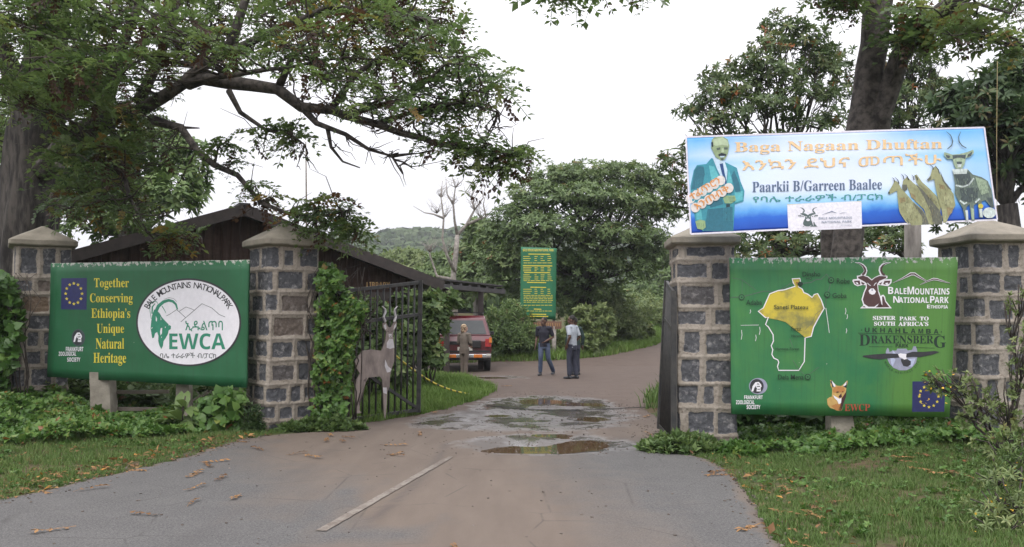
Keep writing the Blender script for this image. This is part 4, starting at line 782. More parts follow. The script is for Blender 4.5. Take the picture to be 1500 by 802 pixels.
# ------------------------------------------------------------------ gate leaves
IRON = M('black_gate_paint', (.018, .019, .021), (.05, .047, .043), 9, .55, .3, 40)
def gate(label, A0, A1, B0, B1, nb, label_part=None):
    """A0/B0 bottom ends (hinge, free), A1/B1 top ends"""
    A0, A1, B0, B1 = map(Vector, (A0, A1, B0, B1))
    g = thing('gate_leaf', label, 'gate', A0, 'two leaves of the open iron gate')
    def at(u, v): return (A0.lerp(B0, u)).lerp(A1.lerp(B1, u), v)
    MB().beam(at(0, 0), at(0, 1), .06, .06, up=(1, 0, 0)).build('stile', IRON, g); MB().beam(at(1, 0), at(1, 1), .07, .07, up=(1, 0, 0)).build('stile', IRON, g)
    for v in (.02, .74, .985): MB().beam(at(.01, v), at(.99, v), .035, .055).build('rail', IRON, g)
    MB().beam(at(.45, .32)+Vector((.03, .03, 0)), at(.97, .03)+Vector((.03, .03, 0)), .03, .05).build('brace', IRON, g)
    for k in range(1, nb): MB().tube([at(k/nb, .02), at(k/nb, .99)], .0165, 8).build('bar', IRON, g, True)
    return g, at
hA = P(468, 627, 13.25); gA, atA = gate('open black iron gate leaf with antelope cutout, overgrown by creeper', (hA.x, 13.25, .03), (hA.x, 13.25, 2.03), (P(613, 607, 15.1).x, 15.1, .05), (P(616, 411, 15.1).x, 15.1, P(616, 411, 15.1).z), 15)
gB, atB = gate('open black iron gate leaf seen edge-on beside the stone pillar, leaning inward', (2.03, 11.25, .05), (2.05, 11.25, 1.98), (P(966, 640, 12.75).x, 12.75, .06), (P(977, 411, 12.75).x, 12.75, P(977, 411, 12.75).z), 12)
SHEET = M('bare_sheet_steel', (.06, .058, .055), (.10, .09, .08), 5, .6)
MB().beam(atB(.02, .04)+Vector((.03, 0, 0)), atB(.02, .95)+Vector((.03, 0, 0)), .02, .1, up=(0, 1, 0)).build('latch_plate', SHEET, gB)
# painted sheet-metal antelope bolted to the gate (a part of it)
gd = (atA(1, 0)-atA(0, 0)); gn = Vector((gd.y, -gd.x, 0)).normalized(); GP = plane_proj(atA(.5, .5)+gn*.05, gn)
ANT = M('cutout_brown_paint', S(152, 139, 132), S(112, 101, 96), 7, .7, stretch=(1, 1, .5)); ANTL = M('cutout_white_paint', S(214, 210, 212), S(180, 176, 178), 7, .7); ANTD = M('cutout_dark_paint', S(84, 72, 66), S(66, 56, 50), 6, .7)
Za = lambda x, y: (505+x*95/423, 440+y*180/802)
cut = Decal(GP)
def cutpiece(pts, m, tf=Za):
    pts = [tf(*p) for p in pts]; n = len(pts); tri = tessellate_polygon([[Vector((x, y, 0)) for x, y in pts]])
    i0 = cut.mi(m); f = [cut.proj(x, y, .018) for x, y in pts]; b = [cut.proj(x, y, 0) for x, y in pts]
    cut.mb.add(f+b, list(tri)+[tuple(n+i for i in q[::-1]) for q in tri]+[(i, (i+1) % n, n+(i+1) % n, n+i) for i in range(n)], i0)
cutpiece([(62, 400), (110, 330), (170, 322), (235, 330), (250, 295), (262, 250), (268, 205), (245, 180), (243, 155), (262, 140), (275, 170), (285, 180), (300, 175), (318, 142), (335, 140), (332, 170), (312, 205), (310, 240), (318, 290), (318, 400), (300, 450), (290, 500), (288, 560), (272, 600), (268, 700), (258, 790), (246, 790), (250, 720), (246, 600), (240, 520), (225, 498), (150, 505), (130, 540), (110, 600), (95, 650), (92, 720), (105, 735), (70, 740), (62, 600), (72, 520), (95, 480), (70, 440)], ANT)
cutpiece([(118, 520), (140, 505), (120, 590), (100, 660), (88, 700), (85, 640)], ANTD)
for pts in ([(262, 140), (250, 110), (262, 80), (262, 60), (240, 40)], [(318, 142), (330, 110), (322, 80), (322, 60), (340, 40)]):
    q = [Za(*p) for p in pts]; cut.lift = .012; cut.mb.tube([cut.proj(x, y, .01) for x, y in q], [.02, .02, .018, .014, .008], 6, cut.mi(ANTL))
cut.lift = .0195
cut.poly([(268, 280), (285, 250), (308, 255), (318, 310), (290, 318), (268, 310)], ANTL, Za); cut.poly([(258, 385), (275, 430), (300, 450), (290, 468), (270, 472), (255, 430)], ANTL, Za); cut.poly([(243, 570), (268, 570), (268, 612), (245, 605)], ANTL, Za); cut.poly([(248, 165), (262, 155), (268, 185), (258, 192)], ANTL, Za); cut.poly([(318, 165), (330, 150), (328, 175), (312, 195)], ANTL, Za); cut.poly([(280, 220), (300, 220), (298, 242), (283, 244)], ANTL, Za)
cut.up(); cut.poly([(270, 200), (280, 200), (278, 210)], ANTD, Za); cut.poly([(298, 200), (308, 200), (302, 210)], ANTD, Za); cut.poly([(285, 232), (296, 232), (291, 242)], ANTD, Za)
cut.done('antelope_cutout', gA)
t = NT('yellow_black_tape'); tcx = t.N('ShaderNodeTexCoord'); w_ = t.N('ShaderNodeTexWave'); w_.inputs['Scale'].default_value = 3.2; t.l.new(tcx.outputs['Object'], w_.inputs['Vector']); t.set(t.mix(t.rng(w_.outputs[0], .25, .35), (.03, .03, .02), (.62, .5, .05)), .5)
p0 = atA(.62, .53); p1 = G(690, 578, .08); ropeline('barrier_rope', [p0.lerp(p1, k/12)+Vector((0, 0, -.28*math.sin(math.pi*k/12)*.6)) for k in range(13)], .016, t.m, 'yellow and black rope running from the iron gate down to the grass')
ropeline('cable', [Vector((P(715+x, 600, 1).x*1, 0, 0)) if False else (lambda g: Vector((g.x, g.y, .03)))(G(712+x, 596+5*math.sin(x/60)+x*.028)) for x in range(0, 250, 12)], .007, IRON, 'thin black cable lying across the wet road by the gate', 'cable')

# ------------------------------------------------------------------ timber building with gable roof
WALLM = None
t = NT('dark_stained_boards'); v = t.coord(); n = t.noise(t.coord((6, 6, .35)), 5, 5); n2 = t.noise(v, 2.5, 4)
c = t.mix(t.rng(n, .3, .7), (.040, .024, .019), (.085, .052, .042)); c = t.mix(t.rng(n2, .5, .75), c, (.12, .082, .068)); t.set(c, .75, 0, .3); WALLM = t.m
ROOFM = M('dark_roofing', (.035, .032, .034), (.06, .056, .056), 3, .7, .3, 20); FASC = M('dark_fascia', (.032, .024, .022), (.055, .042, .038), 5, .6)
bth = R(27); bd0 = 19.0; pk = P(358, 301, bd0); br = Vector((math.cos(bth), math.sin(bth), 0)); bk = Vector((-math.sin(bth), math.cos(bth), 0))
HW, PKZ, EAZ = 4.62, pk.z, 2.52; slope = (PKZ-EAZ)/HW; DEP = 9
bld = thing('timber_building', 'dark brown board-clad building with a wide low gable roof', 'building', (pk.x, pk.y, 0))
def bpt(s_, d_, z): p = Vector((pk.x, pk.y, 0))+br*s_+bk*d_; p.z = z; return p
def zr(s_): return PKZ-abs(s_)*slope
mb = MB(); nb = 44; W2 = HW-.55                                     # gable front: vertical boards and battens
for i in range(nb):
    a, b = -W2+2*W2*i/nb, -W2+2*W2*(i+1)/nb
    if b < .05 and a > -.05 and False: continue
    d_ = .5+(.012 if i % 2 else 0)
    mb.add([bpt(a, d_, -.1), bpt(b, d_, -.1), bpt(b, d_, zr(b)-.16), bpt(a, d_, zr(a)-.16), bpt(a, d_+.05, -.1), bpt(b, d_+.05, -.1), bpt(b, d_+.05, zr(b)-.16), bpt(a, d_+.05, zr(a)-.16)],
           [(0, 1, 2, 3), (1, 5, 6, 2), (4, 0, 3, 7), (3, 2, 6, 7), (5, 4, 7, 6)])
    mb.beam(bpt(a, d_-.012, .0), bpt(a, d_-.012, zr(a)-.18), .045, .03, up=(0, 1, 0))
for sg in (-1, 1): mb.beam(bpt(sg*W2, .6, 1.15), bpt(sg*W2, DEP-.4, 1.15), .08, 2.6)
mb.beam(bpt(-W2, DEP-.5, 1.2), bpt(W2, DEP-.5, 1.2), .08, 2.5)
mb.build('wall', WALLM, bld)
mb = MB()
for sg in (-1, 1):
    vs = [bpt(0, 0, PKZ), bpt(sg*HW, 0, EAZ), bpt(sg*HW, DEP, EAZ), bpt(0, DEP, PKZ)]; vs += [p-Vector((0, 0, .1)) for p in vs]
    f = [(0, 1, 2, 3), (7, 6, 5, 4), (0, 4, 5, 1), (1, 5, 6, 2), (2, 6, 7, 3), (3, 7, 4, 0)]; mb.add(vs, f if sg < 0 else [q[::-1] for q in f])
mb.beam(bpt(0, -.05, PKZ+.02), bpt(0, DEP, PKZ+.02), .24, .05); mb.build('roof', ROOFM, bld)
for sg in (-1, 1): MB().beam(bpt(0, -.035, PKZ-.1), bpt(sg*HW, -.035, EAZ-.1), .05, .24, up=(0, 0, 1)).build('fascia_board', FASC, bld)
MB().beam(bpt(.6, .32, 2.16), bpt(W2, .32, 2.16), .2, .2).build('lintel', FASC, bld)
GLASSD = M('dark_window_glass', (.02, .022, .024), (.03, .032, .034), 3, .08)
WHITEW = M('white_window_paint', (.55, .53, .5), (.42, .4, .38), 4, .6)
for a in (1.2, 2.35):
    wf = MB()
    for (x0, x1, z0, z1) in ((a, a+.95, 1.82, 1.9), (a, a+.95, .9, .98), (a, a+.07, .98, 1.82), (a+.88, a+.95, .98, 1.82), (a+.44, a+.5, .98, 1.82)): wf.beam(bpt(x0, .46, (z0+z1)/2), bpt(x1, .46, (z0+z1)/2), .06, z1-z0)
    w_ = wf.build('window', FASC, bld); MB().beam(bpt(a+.03, .485, 1.4), bpt(a+.92, .485, 1.4), .012, .9).build('pane', GLASSD, w_)
PLK = M('sign_plank', (.17, .08, .045), (.10, .05, .03), 6, .7, .4, 30, (.2, 1, 1)); CARV = M('carved_lettering', (.40, .25, .10), (.3, .18, .07), 9, .7)
sg_ = MB().beam(bpt(1.93, .17, 1.955), bpt(3.35, .17, 1.955), .03, .19).build('name_plank', PLK, bld)
sp0 = bpt(1.93, .15, 1.955); SPJ = plane_proj(sp0, Vector((br.y, -br.x, 0))); DS = Decal(SPJ); DS.text(sansb('LIBRARY'), 537, 413.5, 571, 422.5, CARV); o = DS.done('plank_lettering', None); o.parent = sg_
MB().beam(bpt(2.0, .2, 2.05), bpt(2.0, .2, 2.15), .02, .02, up=(0, 1, 0)).build('hanger', FASC, bld)
mp_ = tag(MB().tube([P(449, 480, 29), P(449, 320, 29), P(448, 208, 29)], [.035, .03, .018], 6).build('mast', WOODG, None, True), 'thin pale radio mast rising behind the timber roof', 'mast')
# open carport
cp = thing('carport', 'low dark flat-roofed timber shelter joined to the building above the maroon car', 'carport', (P(690, 540, 29).x, 29, 0))
c0, c1 = P(632, 418, 26.3), P(737, 428, 30.5)
mb = MB(); mb.beam(c0, c1, .18, .14); 
for k in range(9):
    p = c0.lerp(c1, k/8); q = p+Vector((-2.2, 3.2, .0)); mb.beam(p+Vector((0, 0, .1)), q+Vector((0, 0, .1)), .1, .07)
a_ = c0+Vector((0, 0, .18)); b_ = c1+Vector((0, 0, .18)); e_ = Vector((-2.2, 3.2, 0)); mb.add([a_, b_, b_+e_, a_+e_]+[p+Vector((0, 0, .05)) for p in (a_, b_, b_+e_, a_+e_)], [(3, 2, 1, 0), (4, 5, 6, 7), (0, 1, 5, 4), (1, 2, 6, 5), (2, 3, 7, 6), (3, 0, 4, 7)])
mb.build('roof', ROOFM, cp)
for px in (652, 701): f = (px-632)/105; p = c0.lerp(c1, f); MB().beam((p.x, p.y, -.05), (p.x, p.y, p.z-.06), .17, .17, up=(0, 1, 0)).build('post', FASC, cp)

# ------------------------------------------------------------------ tall information board and plank signs
IBY = 34.6; zi = float(rise(34.6)); IBP = plane_proj(Vector((0, IBY, 0)), Vector((0, -1, 0)))
ib = thing('information_board', 'tall narrow green board filled with lines of yellow lettering, standing before the domed tree', 'information board', (P(789, 520, IBY).x, IBY, zi))
board_panel(ib, IBP, [(763, 362), (815.5, 364), (814, 468.5), (762, 466.5)], .05, M('info_green_paint', (.015, .125, .055), (.02, .15, .07), 3, .5), 8, 16, 3, .1)
D = Decal(IBP)
rows = [('Bale Mountains National Park', 766, 811, 364.5, 368.5), ('ENTRANCE FEES', 775, 805, 371.5, 374)]
D.text(sansb('BALE MOUNTAINS NATIONAL PARK'), 766, 365, 811, 368.6, YEL)
rr = random.Random(3)
for y, x0, x1 in ((372.5, 774, 806), (389.5, 766, 809), (399.5, 768, 806), (414, 772, 800), (421, 777, 800), (453, 782, 793), (460.5, 775, 800), (463.5, 770, 803)):
    D.stroke([(x0, y), (x1, y+.4)], 1.3, YEL)
for y in (376, 379, 382, 392, 394.5, 397, 403, 406, 409, 424, 427, 430):
    D.stroke([(766.5, y), (766.5+rr.uniform(8, 13), y)], .8, YEL)
    for x in (783, 792, 802): D.stroke([(x, y), (x+rr.uniform(3, 6), y)], .8, YEL)
for y in (385.5, 411.5, 433, 435.5, 438, 440.5, 443, 447.5, 456):
    x = 767
    while x < 808: w_ = rr.uniform(2, 7); D.stroke([(x, y), (min(x+w_, 810), y)], .8, YEL); x += w_+1
D.done('lettering', ib)
for px in (768, 811): a = P(px, 467, IBY+.06); MB().beam((a.x, a.y, zi-.2), (a.x, a.y, a.z+.6), .1, .1, up=(0, 1, 0)).build('post', FASC, ib)
ws = thing('plank_sign', 'three reddish-brown lettered planks on grey posts below the tall green board', 'sign', (P(795, 520, 34.2).x, 34.2, zi-.02))
for y0, x0, x1, h in ((476, 767, 822.5, 11), (489, 767, 796, 8), (498.5, 767, 790, 6)):
    a, b = P(x0, y0, 34.2), P(x1, y0+.8, 34.2); pl = MB().beam(a, b, .04, h*34.2/FPX).build('plank', M('red_brown_plank', (.20, .105, .07), (.12, .06, .042), 4, .8, .4, 25, (.2, 1, 1)), ws)
    DP = Decal(plane_proj(Vector((0, 34.17, 0)), Vector((0, -1, 0)))); DP.base = .001; DP.reset(); x = x0+2
    while x < x1-3: w_ = rr.uniform(1, 2.6); DP.stroke([(x, y0-h*.25), (x+w_*.4, y0+h*.25)], .9, CARV); x += w_+1.4
    o = DP.done('plank_lettering', None); o.parent = pl
for px in (772, 811.5): a = P(px, 482, 34.26); MB().tube([(a.x, a.y, zi-.3), (a.x, a.y, a.z+.1)], .085, 10).build('post', DEADWOOD, ws, True)

# ------------------------------------------------------------------ people
SKIN = M('brown_skin', (.115, .06, .04), (.085, .042, .028), 6, .55); SKINW = M('light_skin', (.42, .26, .19), (.36, .21, .15), 6, .55)
HAIRM = M('black_hair', (.012, .010, .009), (.02, .017, .015), 30, .8); EYEW = M('eye_white', (.5, .48, .45))
def remesh(name, mb, vox, mats, parent, sm=6):
    me = mb.mesh('tmp'); o = bpy.data.objects.new('tmp', me); COL.objects.link(o)
    r = o.modifiers.new('r', 'REMESH'); r.mode = 'VOXEL'; r.voxel_size = vox
    s_ = o.modifiers.new('s', 'SMOOTH'); s_.iterations = sm; s_.factor = .4
    dg = bpy.context.evaluated_depsgraph_get(); m2 = bpy.data.meshes.new_from_object(o.evaluated_get(dg)); bpy.data.objects.remove(o)
    m2.name = name; m2.polygons.foreach_set('use_smooth', [True]*len(m2.polygons)); m2.materials.clear(); q = link(name, m2, mats); q.parent = parent; return q
def V3(*a): return Vector(a)
def person(label, loc, rz, h, J, top, legs, skin, hair, shoes, sleeve='short', longhair=False, lean=0, extra=None, headturn=0, coat=0):
    """J: joints in a 1.75 m body facing -Y: elbowL/R, wristL/R, kneeL/R, ankleL/R"""
    k = h/1.75; HR = Matrix.Rotation(headturn, 3, 'Z')
    sh = {'L': V3(.185, 0, 1.425), 'R': V3(-.185, 0, 1.425)}; hp = {'L': V3(.09, 0, .93), 'R': V3(-.09, 0, .93)}
    b = MB(); hc = V3(0, -.015, 1.625)
    b.tube([V3(0, .01, 1.40), V3(0, .005, 1.47), V3(0, -.005, 1.56)], [.062, .055, .056], 12)
    def hd(x, y, z): return hc+HR @ V3(x, y, z)
    b.ball(hd(0, .01, .025), (.077, .098, .108), 16, 12, rot=HR); b.ball(hd(0, -.035, -.05), (.055, .062, .07), 14, 10, rot=HR)
    b.tube([hd(0, -.088, .02), hd(0, -.112, -.022), hd(0, -.092, -.034)], [.010, .018, .012], 8)
    b.tube([hd(-.028, -.09, -.058), hd(0, -.1, -.056), hd(.028, -.09, -.058)], [.006, .011, .006], 8)
    for sx in (-1, 1): b.ball(hd(sx*.079, .012, -.005), (.012, .022, .034), 8, 6, rot=HR); b.tube([hd(sx*.05, -.084, .035), hd(sx*.018, -.096, .032)], .009, 6)
    b.tube([V3(0, 0, .90), V3(0, .005, 1.1), V3(0, 0, 1.3), V3(0, .005, 1.43)], [(.13, .09), (.125, .085), (.15, .095), (.10, .065)], 14)
    for s_ in 'LR':
        sx = 1 if s_ == 'L' else -1; e, w = V3(*J['elbow'+s_]), V3(*J['wrist'+s_]); kn, an = V3(*J['knee'+s_]), V3(*J['ankle'+s_])
        b.tube([V3(sx*.08, .005, 1.42), sh[s_], sh[s_].lerp(e, .5), e, e.lerp(w, .3), w], [.05, .056, .047, .038, .04, .026], 10)
        d = (w-e).normalized(); side = V3(*J.get('palm'+s_, (0, -1, 0))); side = (side-d*side.dot(d)).normalized(); nrm = d.cross(side)
        b.ball(w+d*.05, (.04, .017, .055), 10, 8, rot=Matrix((side, nrm, d)).transposed())
        for i in range(4):
            o_ = side*(-.028+.0187*i); L_ = (.06, .072, .068, .052)[i]; c1 = w+d*.09+o_; c2 = c1+d*L_*.55+nrm*.006; b.tube([w+d*.05+o_*.8, c1, c2, c2+d*L_*.38+nrm*.018], [.009, .0095, .0085, .007], 7)
        b.tube([w+d*.02-side*.03, w+d*.06-side*.055, w+d*.095-side*.052+nrm*.012], [.012, .0105, .008], 7)
        b.tube([V3(0, 0, .95), hp[s_], hp[s_].lerp(kn, .5), kn, kn.lerp(an, .35), an], [.08, .088, .075, .056, .054, .036], 12)
        ft = Matrix.Rotation(J.get('toe'+s_, 0), 3, 'Z') @ V3(0, -1, 0)
        b.tube([an+V3(0, 0, .02), an-V3(0, 0, .04)-ft*.02, an-V3(0, 0, .055)+ft*.1], [.04, .04, .03], 10)
    root = remesh('person', b, .0065, [skin], None, 4); tag(root, label, 'person')
    t_ = MB()
    hem = .86-coat; t_.tube([V3(0, .0, hem), V3(0, .005, 1.0), V3(0, .005, 1.12), V3(0, 0, 1.3), V3(0, .008, 1.42), V3(0, .008, 1.47)], [(.175, .122), (.168, .118), (.158, .112), (.178, .12), (.15, .088), (.075, .07)], 20)
    for s_ in 'LR':
        sx = 1 if s_ == 'L' else -1; e, w = V3(*J['elbow'+s_]), V3(*J['wrist'+s_])
        p = [V3(sx*.1, .005, 1.42), sh[s_], sh[s_].lerp(e, .55)] + ([sh[s_].lerp(e, .85)] if sleeve == 'short' else [e, e.lerp(w, .5), e.lerp(w, .93)])
        t_.tube(p, [.075, .075, .067] + ([.062] if sleeve == 'short' else [.06, .055, .045]), 12)
        if sleeve != 'short': t_.ball(e, .062, 10, 8)
    if sleeve != 'none': t_.tube([V3(0, .01, 1.44), V3(0, .012, 1.50)], [.078, .068], 14)
    o = remesh('top_garment', t_, .009, [top], root, 3)
    l_ = MB(); l_.tube([V3(0, .005, .80), V3(0, .005, .9), V3(0, .005, 1.0)], [(.15, .115), (.168, .122), (.15, .108)], 18)
    for s_ in 'LR':
        kn, an = V3(*J['knee'+s_]), V3(*J['ankle'+s_]); l_.tube([hp[s_]+V3(0, .005, .03), hp[s_].lerp(kn, .4), kn, kn.lerp(an, .45), an+(kn-an)*.02], [.098, .09, .07, .068, .062], 14)
    remesh('trousers', l_, .009, [legs], root, 3)
    for s_ in 'LR':
        an = V3(*J['ankle'+s_]); ft = Matrix.Rotation(J.get('toe'+s_, 0), 3, 'Z') @ V3(0, -1, 0); q = MB()
        q.tube([an-ft*.07-V3(0, 0, .05), an-V3(0, 0, .045), an+ft*.09-V3(0, 0, .055), an+ft*.17-V3(0, 0, .062), an+ft*.2-V3(0, 0, .07)], [(.038, .04), (.045, .05), (.047, .036), (.043, .028), (.02, .018)], 12); q.tube([an+V3(0, 0, .03), an-V3(0, 0, .05)], [.05, .047], 12)
        remesh('shoe', q, .008, [shoes], root, 2)
    hb = MB(); HS = 1.0
    if longhair:
        hb.ball(hd(0, .03, .04), (.093, .108, .112), 14, 10, rot=HR); hb.ball(hd(0, .075, -.06), (.08, .06, .1), 12, 8, rot=HR)
    else:
        hb.ball(hd(0, .022, .045), (.083, .096, .098), 14, 10, rot=HR)
    ho = remesh('hair', hb, .008, [hair], root, 1); bm = bmesh.new(); bm.from_mesh(ho.data)
    HI = HR.inverted(); kill = [f for f in bm.faces if (HI @ (f.calc_center_median()-hc)).y < (-.055 if not longhair else -.05) and (HI @ (f.calc_center_median()-hc)).z < .075 or (HI @ (f.calc_center_median()-hc)).z < (-.02 if not longhair else -.4)]
    bmesh.ops.delete(bm, geom=kill, context='FACES'); bm.to_mesh(ho.data); bm.free()
    for sx in (-1, 1): MB().ball(hd(sx*.03, -.084, .014), .011, 8, 6).build('eye', HAIRM, root)
    root.location = loc; root.rotation_euler = (0, 0, rz); root.scale = (k, k, k)
    for c in root.children: c.matrix_parent_inverse = Matrix.Identity(4)
    return root
NAVYT = M('navy_shirt', (.010, .010, .019), (.016, .016, .028), 9, .85); JEANA = M('blue_jeans', (.03, .045, .085), (.085, .11, .175), 3.0, .85, lo=.4, hi=.6); JEANB = M('dark_jeans', (.018, .02, .036), (.04, .045, .07), 4, .85)
PALESH = M('pale_checked_shirt', (.40, .43, .47), (.30, .33, .38), 20, .8); GREENJ = M('dark_green_jacket', (.012, .03, .026), (.02, .045, .04), 8, .8); BROWNC = M('brown_cardigan', (.15, .125, .10), (.11, .09, .075), 10, .9); BROWNT = M('brown_trousers', (.13, .105, .085), (.10, .08, .065), 8, .9)
SHOEM = M('dark_shoe', (.02, .022, .028), (.035, .037, .045), 10, .6); SCARF = M('patterned_headscarf', (.42, .33, .2), (.12, .06, .045), 26, .8, lo=.48, hi=.52)
gA_ = G(797, 551); gB_ = G(838, 556)
person('man in navy shirt and faded jeans walking, one forearm across his waist', (gA_.x, gA_.y, float(rise(gA_.y))+.016), R(-18), 1.68,
       dict(elbowL=(.27, .06, 1.15), wristL=(.10, -.17, 1.03), palmL=(0, -1, 0), elbowR=(-.235, .03, 1.14), wristR=(-.25, -.05, .9), palmR=(0, -1, 0), kneeL=(.13, .02, .5), ankleL=(.22, .26, .11), kneeR=(-.09, -.06, .5), ankleR=(-.10, -.07, .09)), NAVYT, JEANA, SKIN, HAIRM, SHOEM, headturn=R(-35))
person('man in pale short-sleeved shirt and dark jeans turned away, hand at his pocket', (gB_.x, gB_.y, float(rise(gB_.y))+.016), R(-128), 1.72,
       dict(elbowL=(.25, .10, 1.16), wristL=(.21, -.02, .95), palmL=(0, -1, 0), elbowR=(-.25, .09, 1.15), wristR=(-.20, -.10, .97), palmR=(0, -1, 0), kneeL=(.09, -.04, .5), ankleL=(.10, -.02, .09), kneeR=(-.09, .0, .5), ankleR=(-.11, .07, .09)), PALESH, JEANB, SKIN, HAIRM, SHOEM, headturn=R(25))
gC_ = G(843, 552)
person('man in dark green jacket mostly hidden behind the pale-shirted man', (gC_.x+.03, gC_.y+.55, float(rise(25))+.016), R(-150), 1.66,
       dict(elbowL=(.28, .02, 1.16), wristL=(.30, -.04, .9), elbowR=(-.29, .02, 1.15), wristR=(-.31, -.05, .9), kneeL=(.08, -.02, .5), ankleL=(.08, 0, .09), kneeR=(-.08, 0, .5), ankleR=(-.09, .03, .09)), GREENJ, JEANB, SKIN, HAIRM, SHOEM, sleeve='long')
gD_ = P(680, 545, 26.3)
person('woman in brown cardigan and patterned headscarf standing behind the maroon car', (gD_.x, 26.3, zat(gD_.x, 26.3)+.02), R(150), 1.56,
       dict(elbowL=(.24, -.02, 1.16), wristL=(.12, -.22, 1.08), elbowR=(-.24, -.02, 1.16), wristR=(-.14, -.2, 1.06), kneeL=(.07, -.01, .5), ankleL=(.07, 0, .09), kneeR=(-.07, 0, .5), ankleR=(-.08, .03, .09)), BROWNC, BROWNT, SKINW, SCARF, SHOEM, sleeve='long', longhair=True, headturn=R(-30), coat=.07)

# ------------------------------------------------------------------ maroon car seen from behind
t = NT('maroon_car_paint'); n = t.noise(t.coord(), 3, 4); t.set(t.mix(t.rng(n, .3, .7), (.10, .010, .016), (.075, .009, .013)), .28, 0, .5); t.b.inputs['Coat Weight'].default_value = .5; CARP = t.m
GLASS = M('tinted_glass', (.03, .035, .036), (.05, .055, .055), 2, .05); RUB = M('tyre_rubber', (.013, .013, .013), (.022, .021, .02), 20, .85); CHR = M('chrome_bumper', (.55, .55, .55), (.42, .42, .42), 5, .25, metal=.9); PLAST = M('black_plastic', (.018, .018, .019), None, 8, .5); ORL = M('orange_lamp', (.65, .2, .03), (.5, .13, .02), 9, .25); RDL = M('red_lamp', (.42, .02, .02), (.3, .015, .015), 9, .25); RIMM = M('grey_wheel_rim', (.25, .25, .26), None, 8, .4, metal=.6); PLATE = M('plate_white', (.6, .58, .52), None, 8, .5)
cloc = P(681, 545, 27.4); cz = float(rise(28)); CAR = thing('parked_car', 'maroon estate car parked tail-on beside the tall bushes, roof rails on top', 'car', (cloc.x, 27.4, cz+.016))
CARZ = R(4)
def cpart(mb, name, m, parent=None, shade=False, bev=0):
    o = mb.build(name, m, None, shade); o.parent = parent or CAR
    if bev: b = o.modifiers.new('edge', 'BEVEL'); b.width = bev; b.segments = 2; b.limit_method = 'ANGLE'
    return o
def hull(prof):
    """prof: list of (y, z, half width); closed loop extruded between the two sides"""
    n = len(prof); v = [(-w, y, z) for y, z, w in prof]+[(w, y, z) for y, z, w in prof]; mb = MB()
    tri = tessellate_polygon([[Vector((y, z, 0)) for y, z, w in prof]])
    return mb.add(v, [q for q in tri]+[tuple(n+i for i in q[::-1]) for q in tri]+[(i, n+i, n+(i+1) % n, (i+1) % n) for i in range(n)])
WB = .82
cpart(hull([(.0, .45, .78), (-.03, .62, .82), (-.03, .95, .83), (.06, 1.12, .81), (2.9, 1.12, .81), (4.05, 1.02, .77), (4.3, .9, .72), (4.35, .5, .72), (3.95, .42, .78), (3.9, .62, .8), (3.5, .85, .8), (3.1, .62, .8), (3.05, .38, .8), (1.3, .38, .8), (1.25, .62, .8), (.85, .85, .8), (.45, .62, .8), (.4, .42, .8)]), 'body', CARP, bev=.04)
cab = cpart(hull([(.05, 1.11, .79), (.32, 1.66, .64), (.55, 1.74, .62), (2.0, 1.74, .62), (2.95, 1.11, .77)]), 'cabin', CARP, bev=.035)
def panel3(pts, m, name, off, parent=None, th=.012):
    pts = [Vector(p) for p in pts]; nn = (pts[1]-pts[0]).cross(pts[2]-pts[0]).normalized(); nn = nn if nn.dot(Vector(off)) > 0 else -nn
    a = [p+nn*.004 for p in pts]; b = [p+nn*(.004+th) for p in pts]; n = len(pts); mb = MB()
    mb.add(b+a, [tuple(range(n)), tuple(range(2*n-1, n-1, -1))]+[(i, n+i, n+(i+1) % n, (i+1) % n) for i in range(n)]); return cpart(mb, name, m, parent)
def rearp(x, f): return (x*(.79-.15*f), .05+.27*f, 1.11+.55*f)
panel3([rearp(-.86, .1), rearp(.86, .1), rearp(.84, .86), rearp(-.84, .86)], GLASS, 'rear_window', (0, -1, .3))
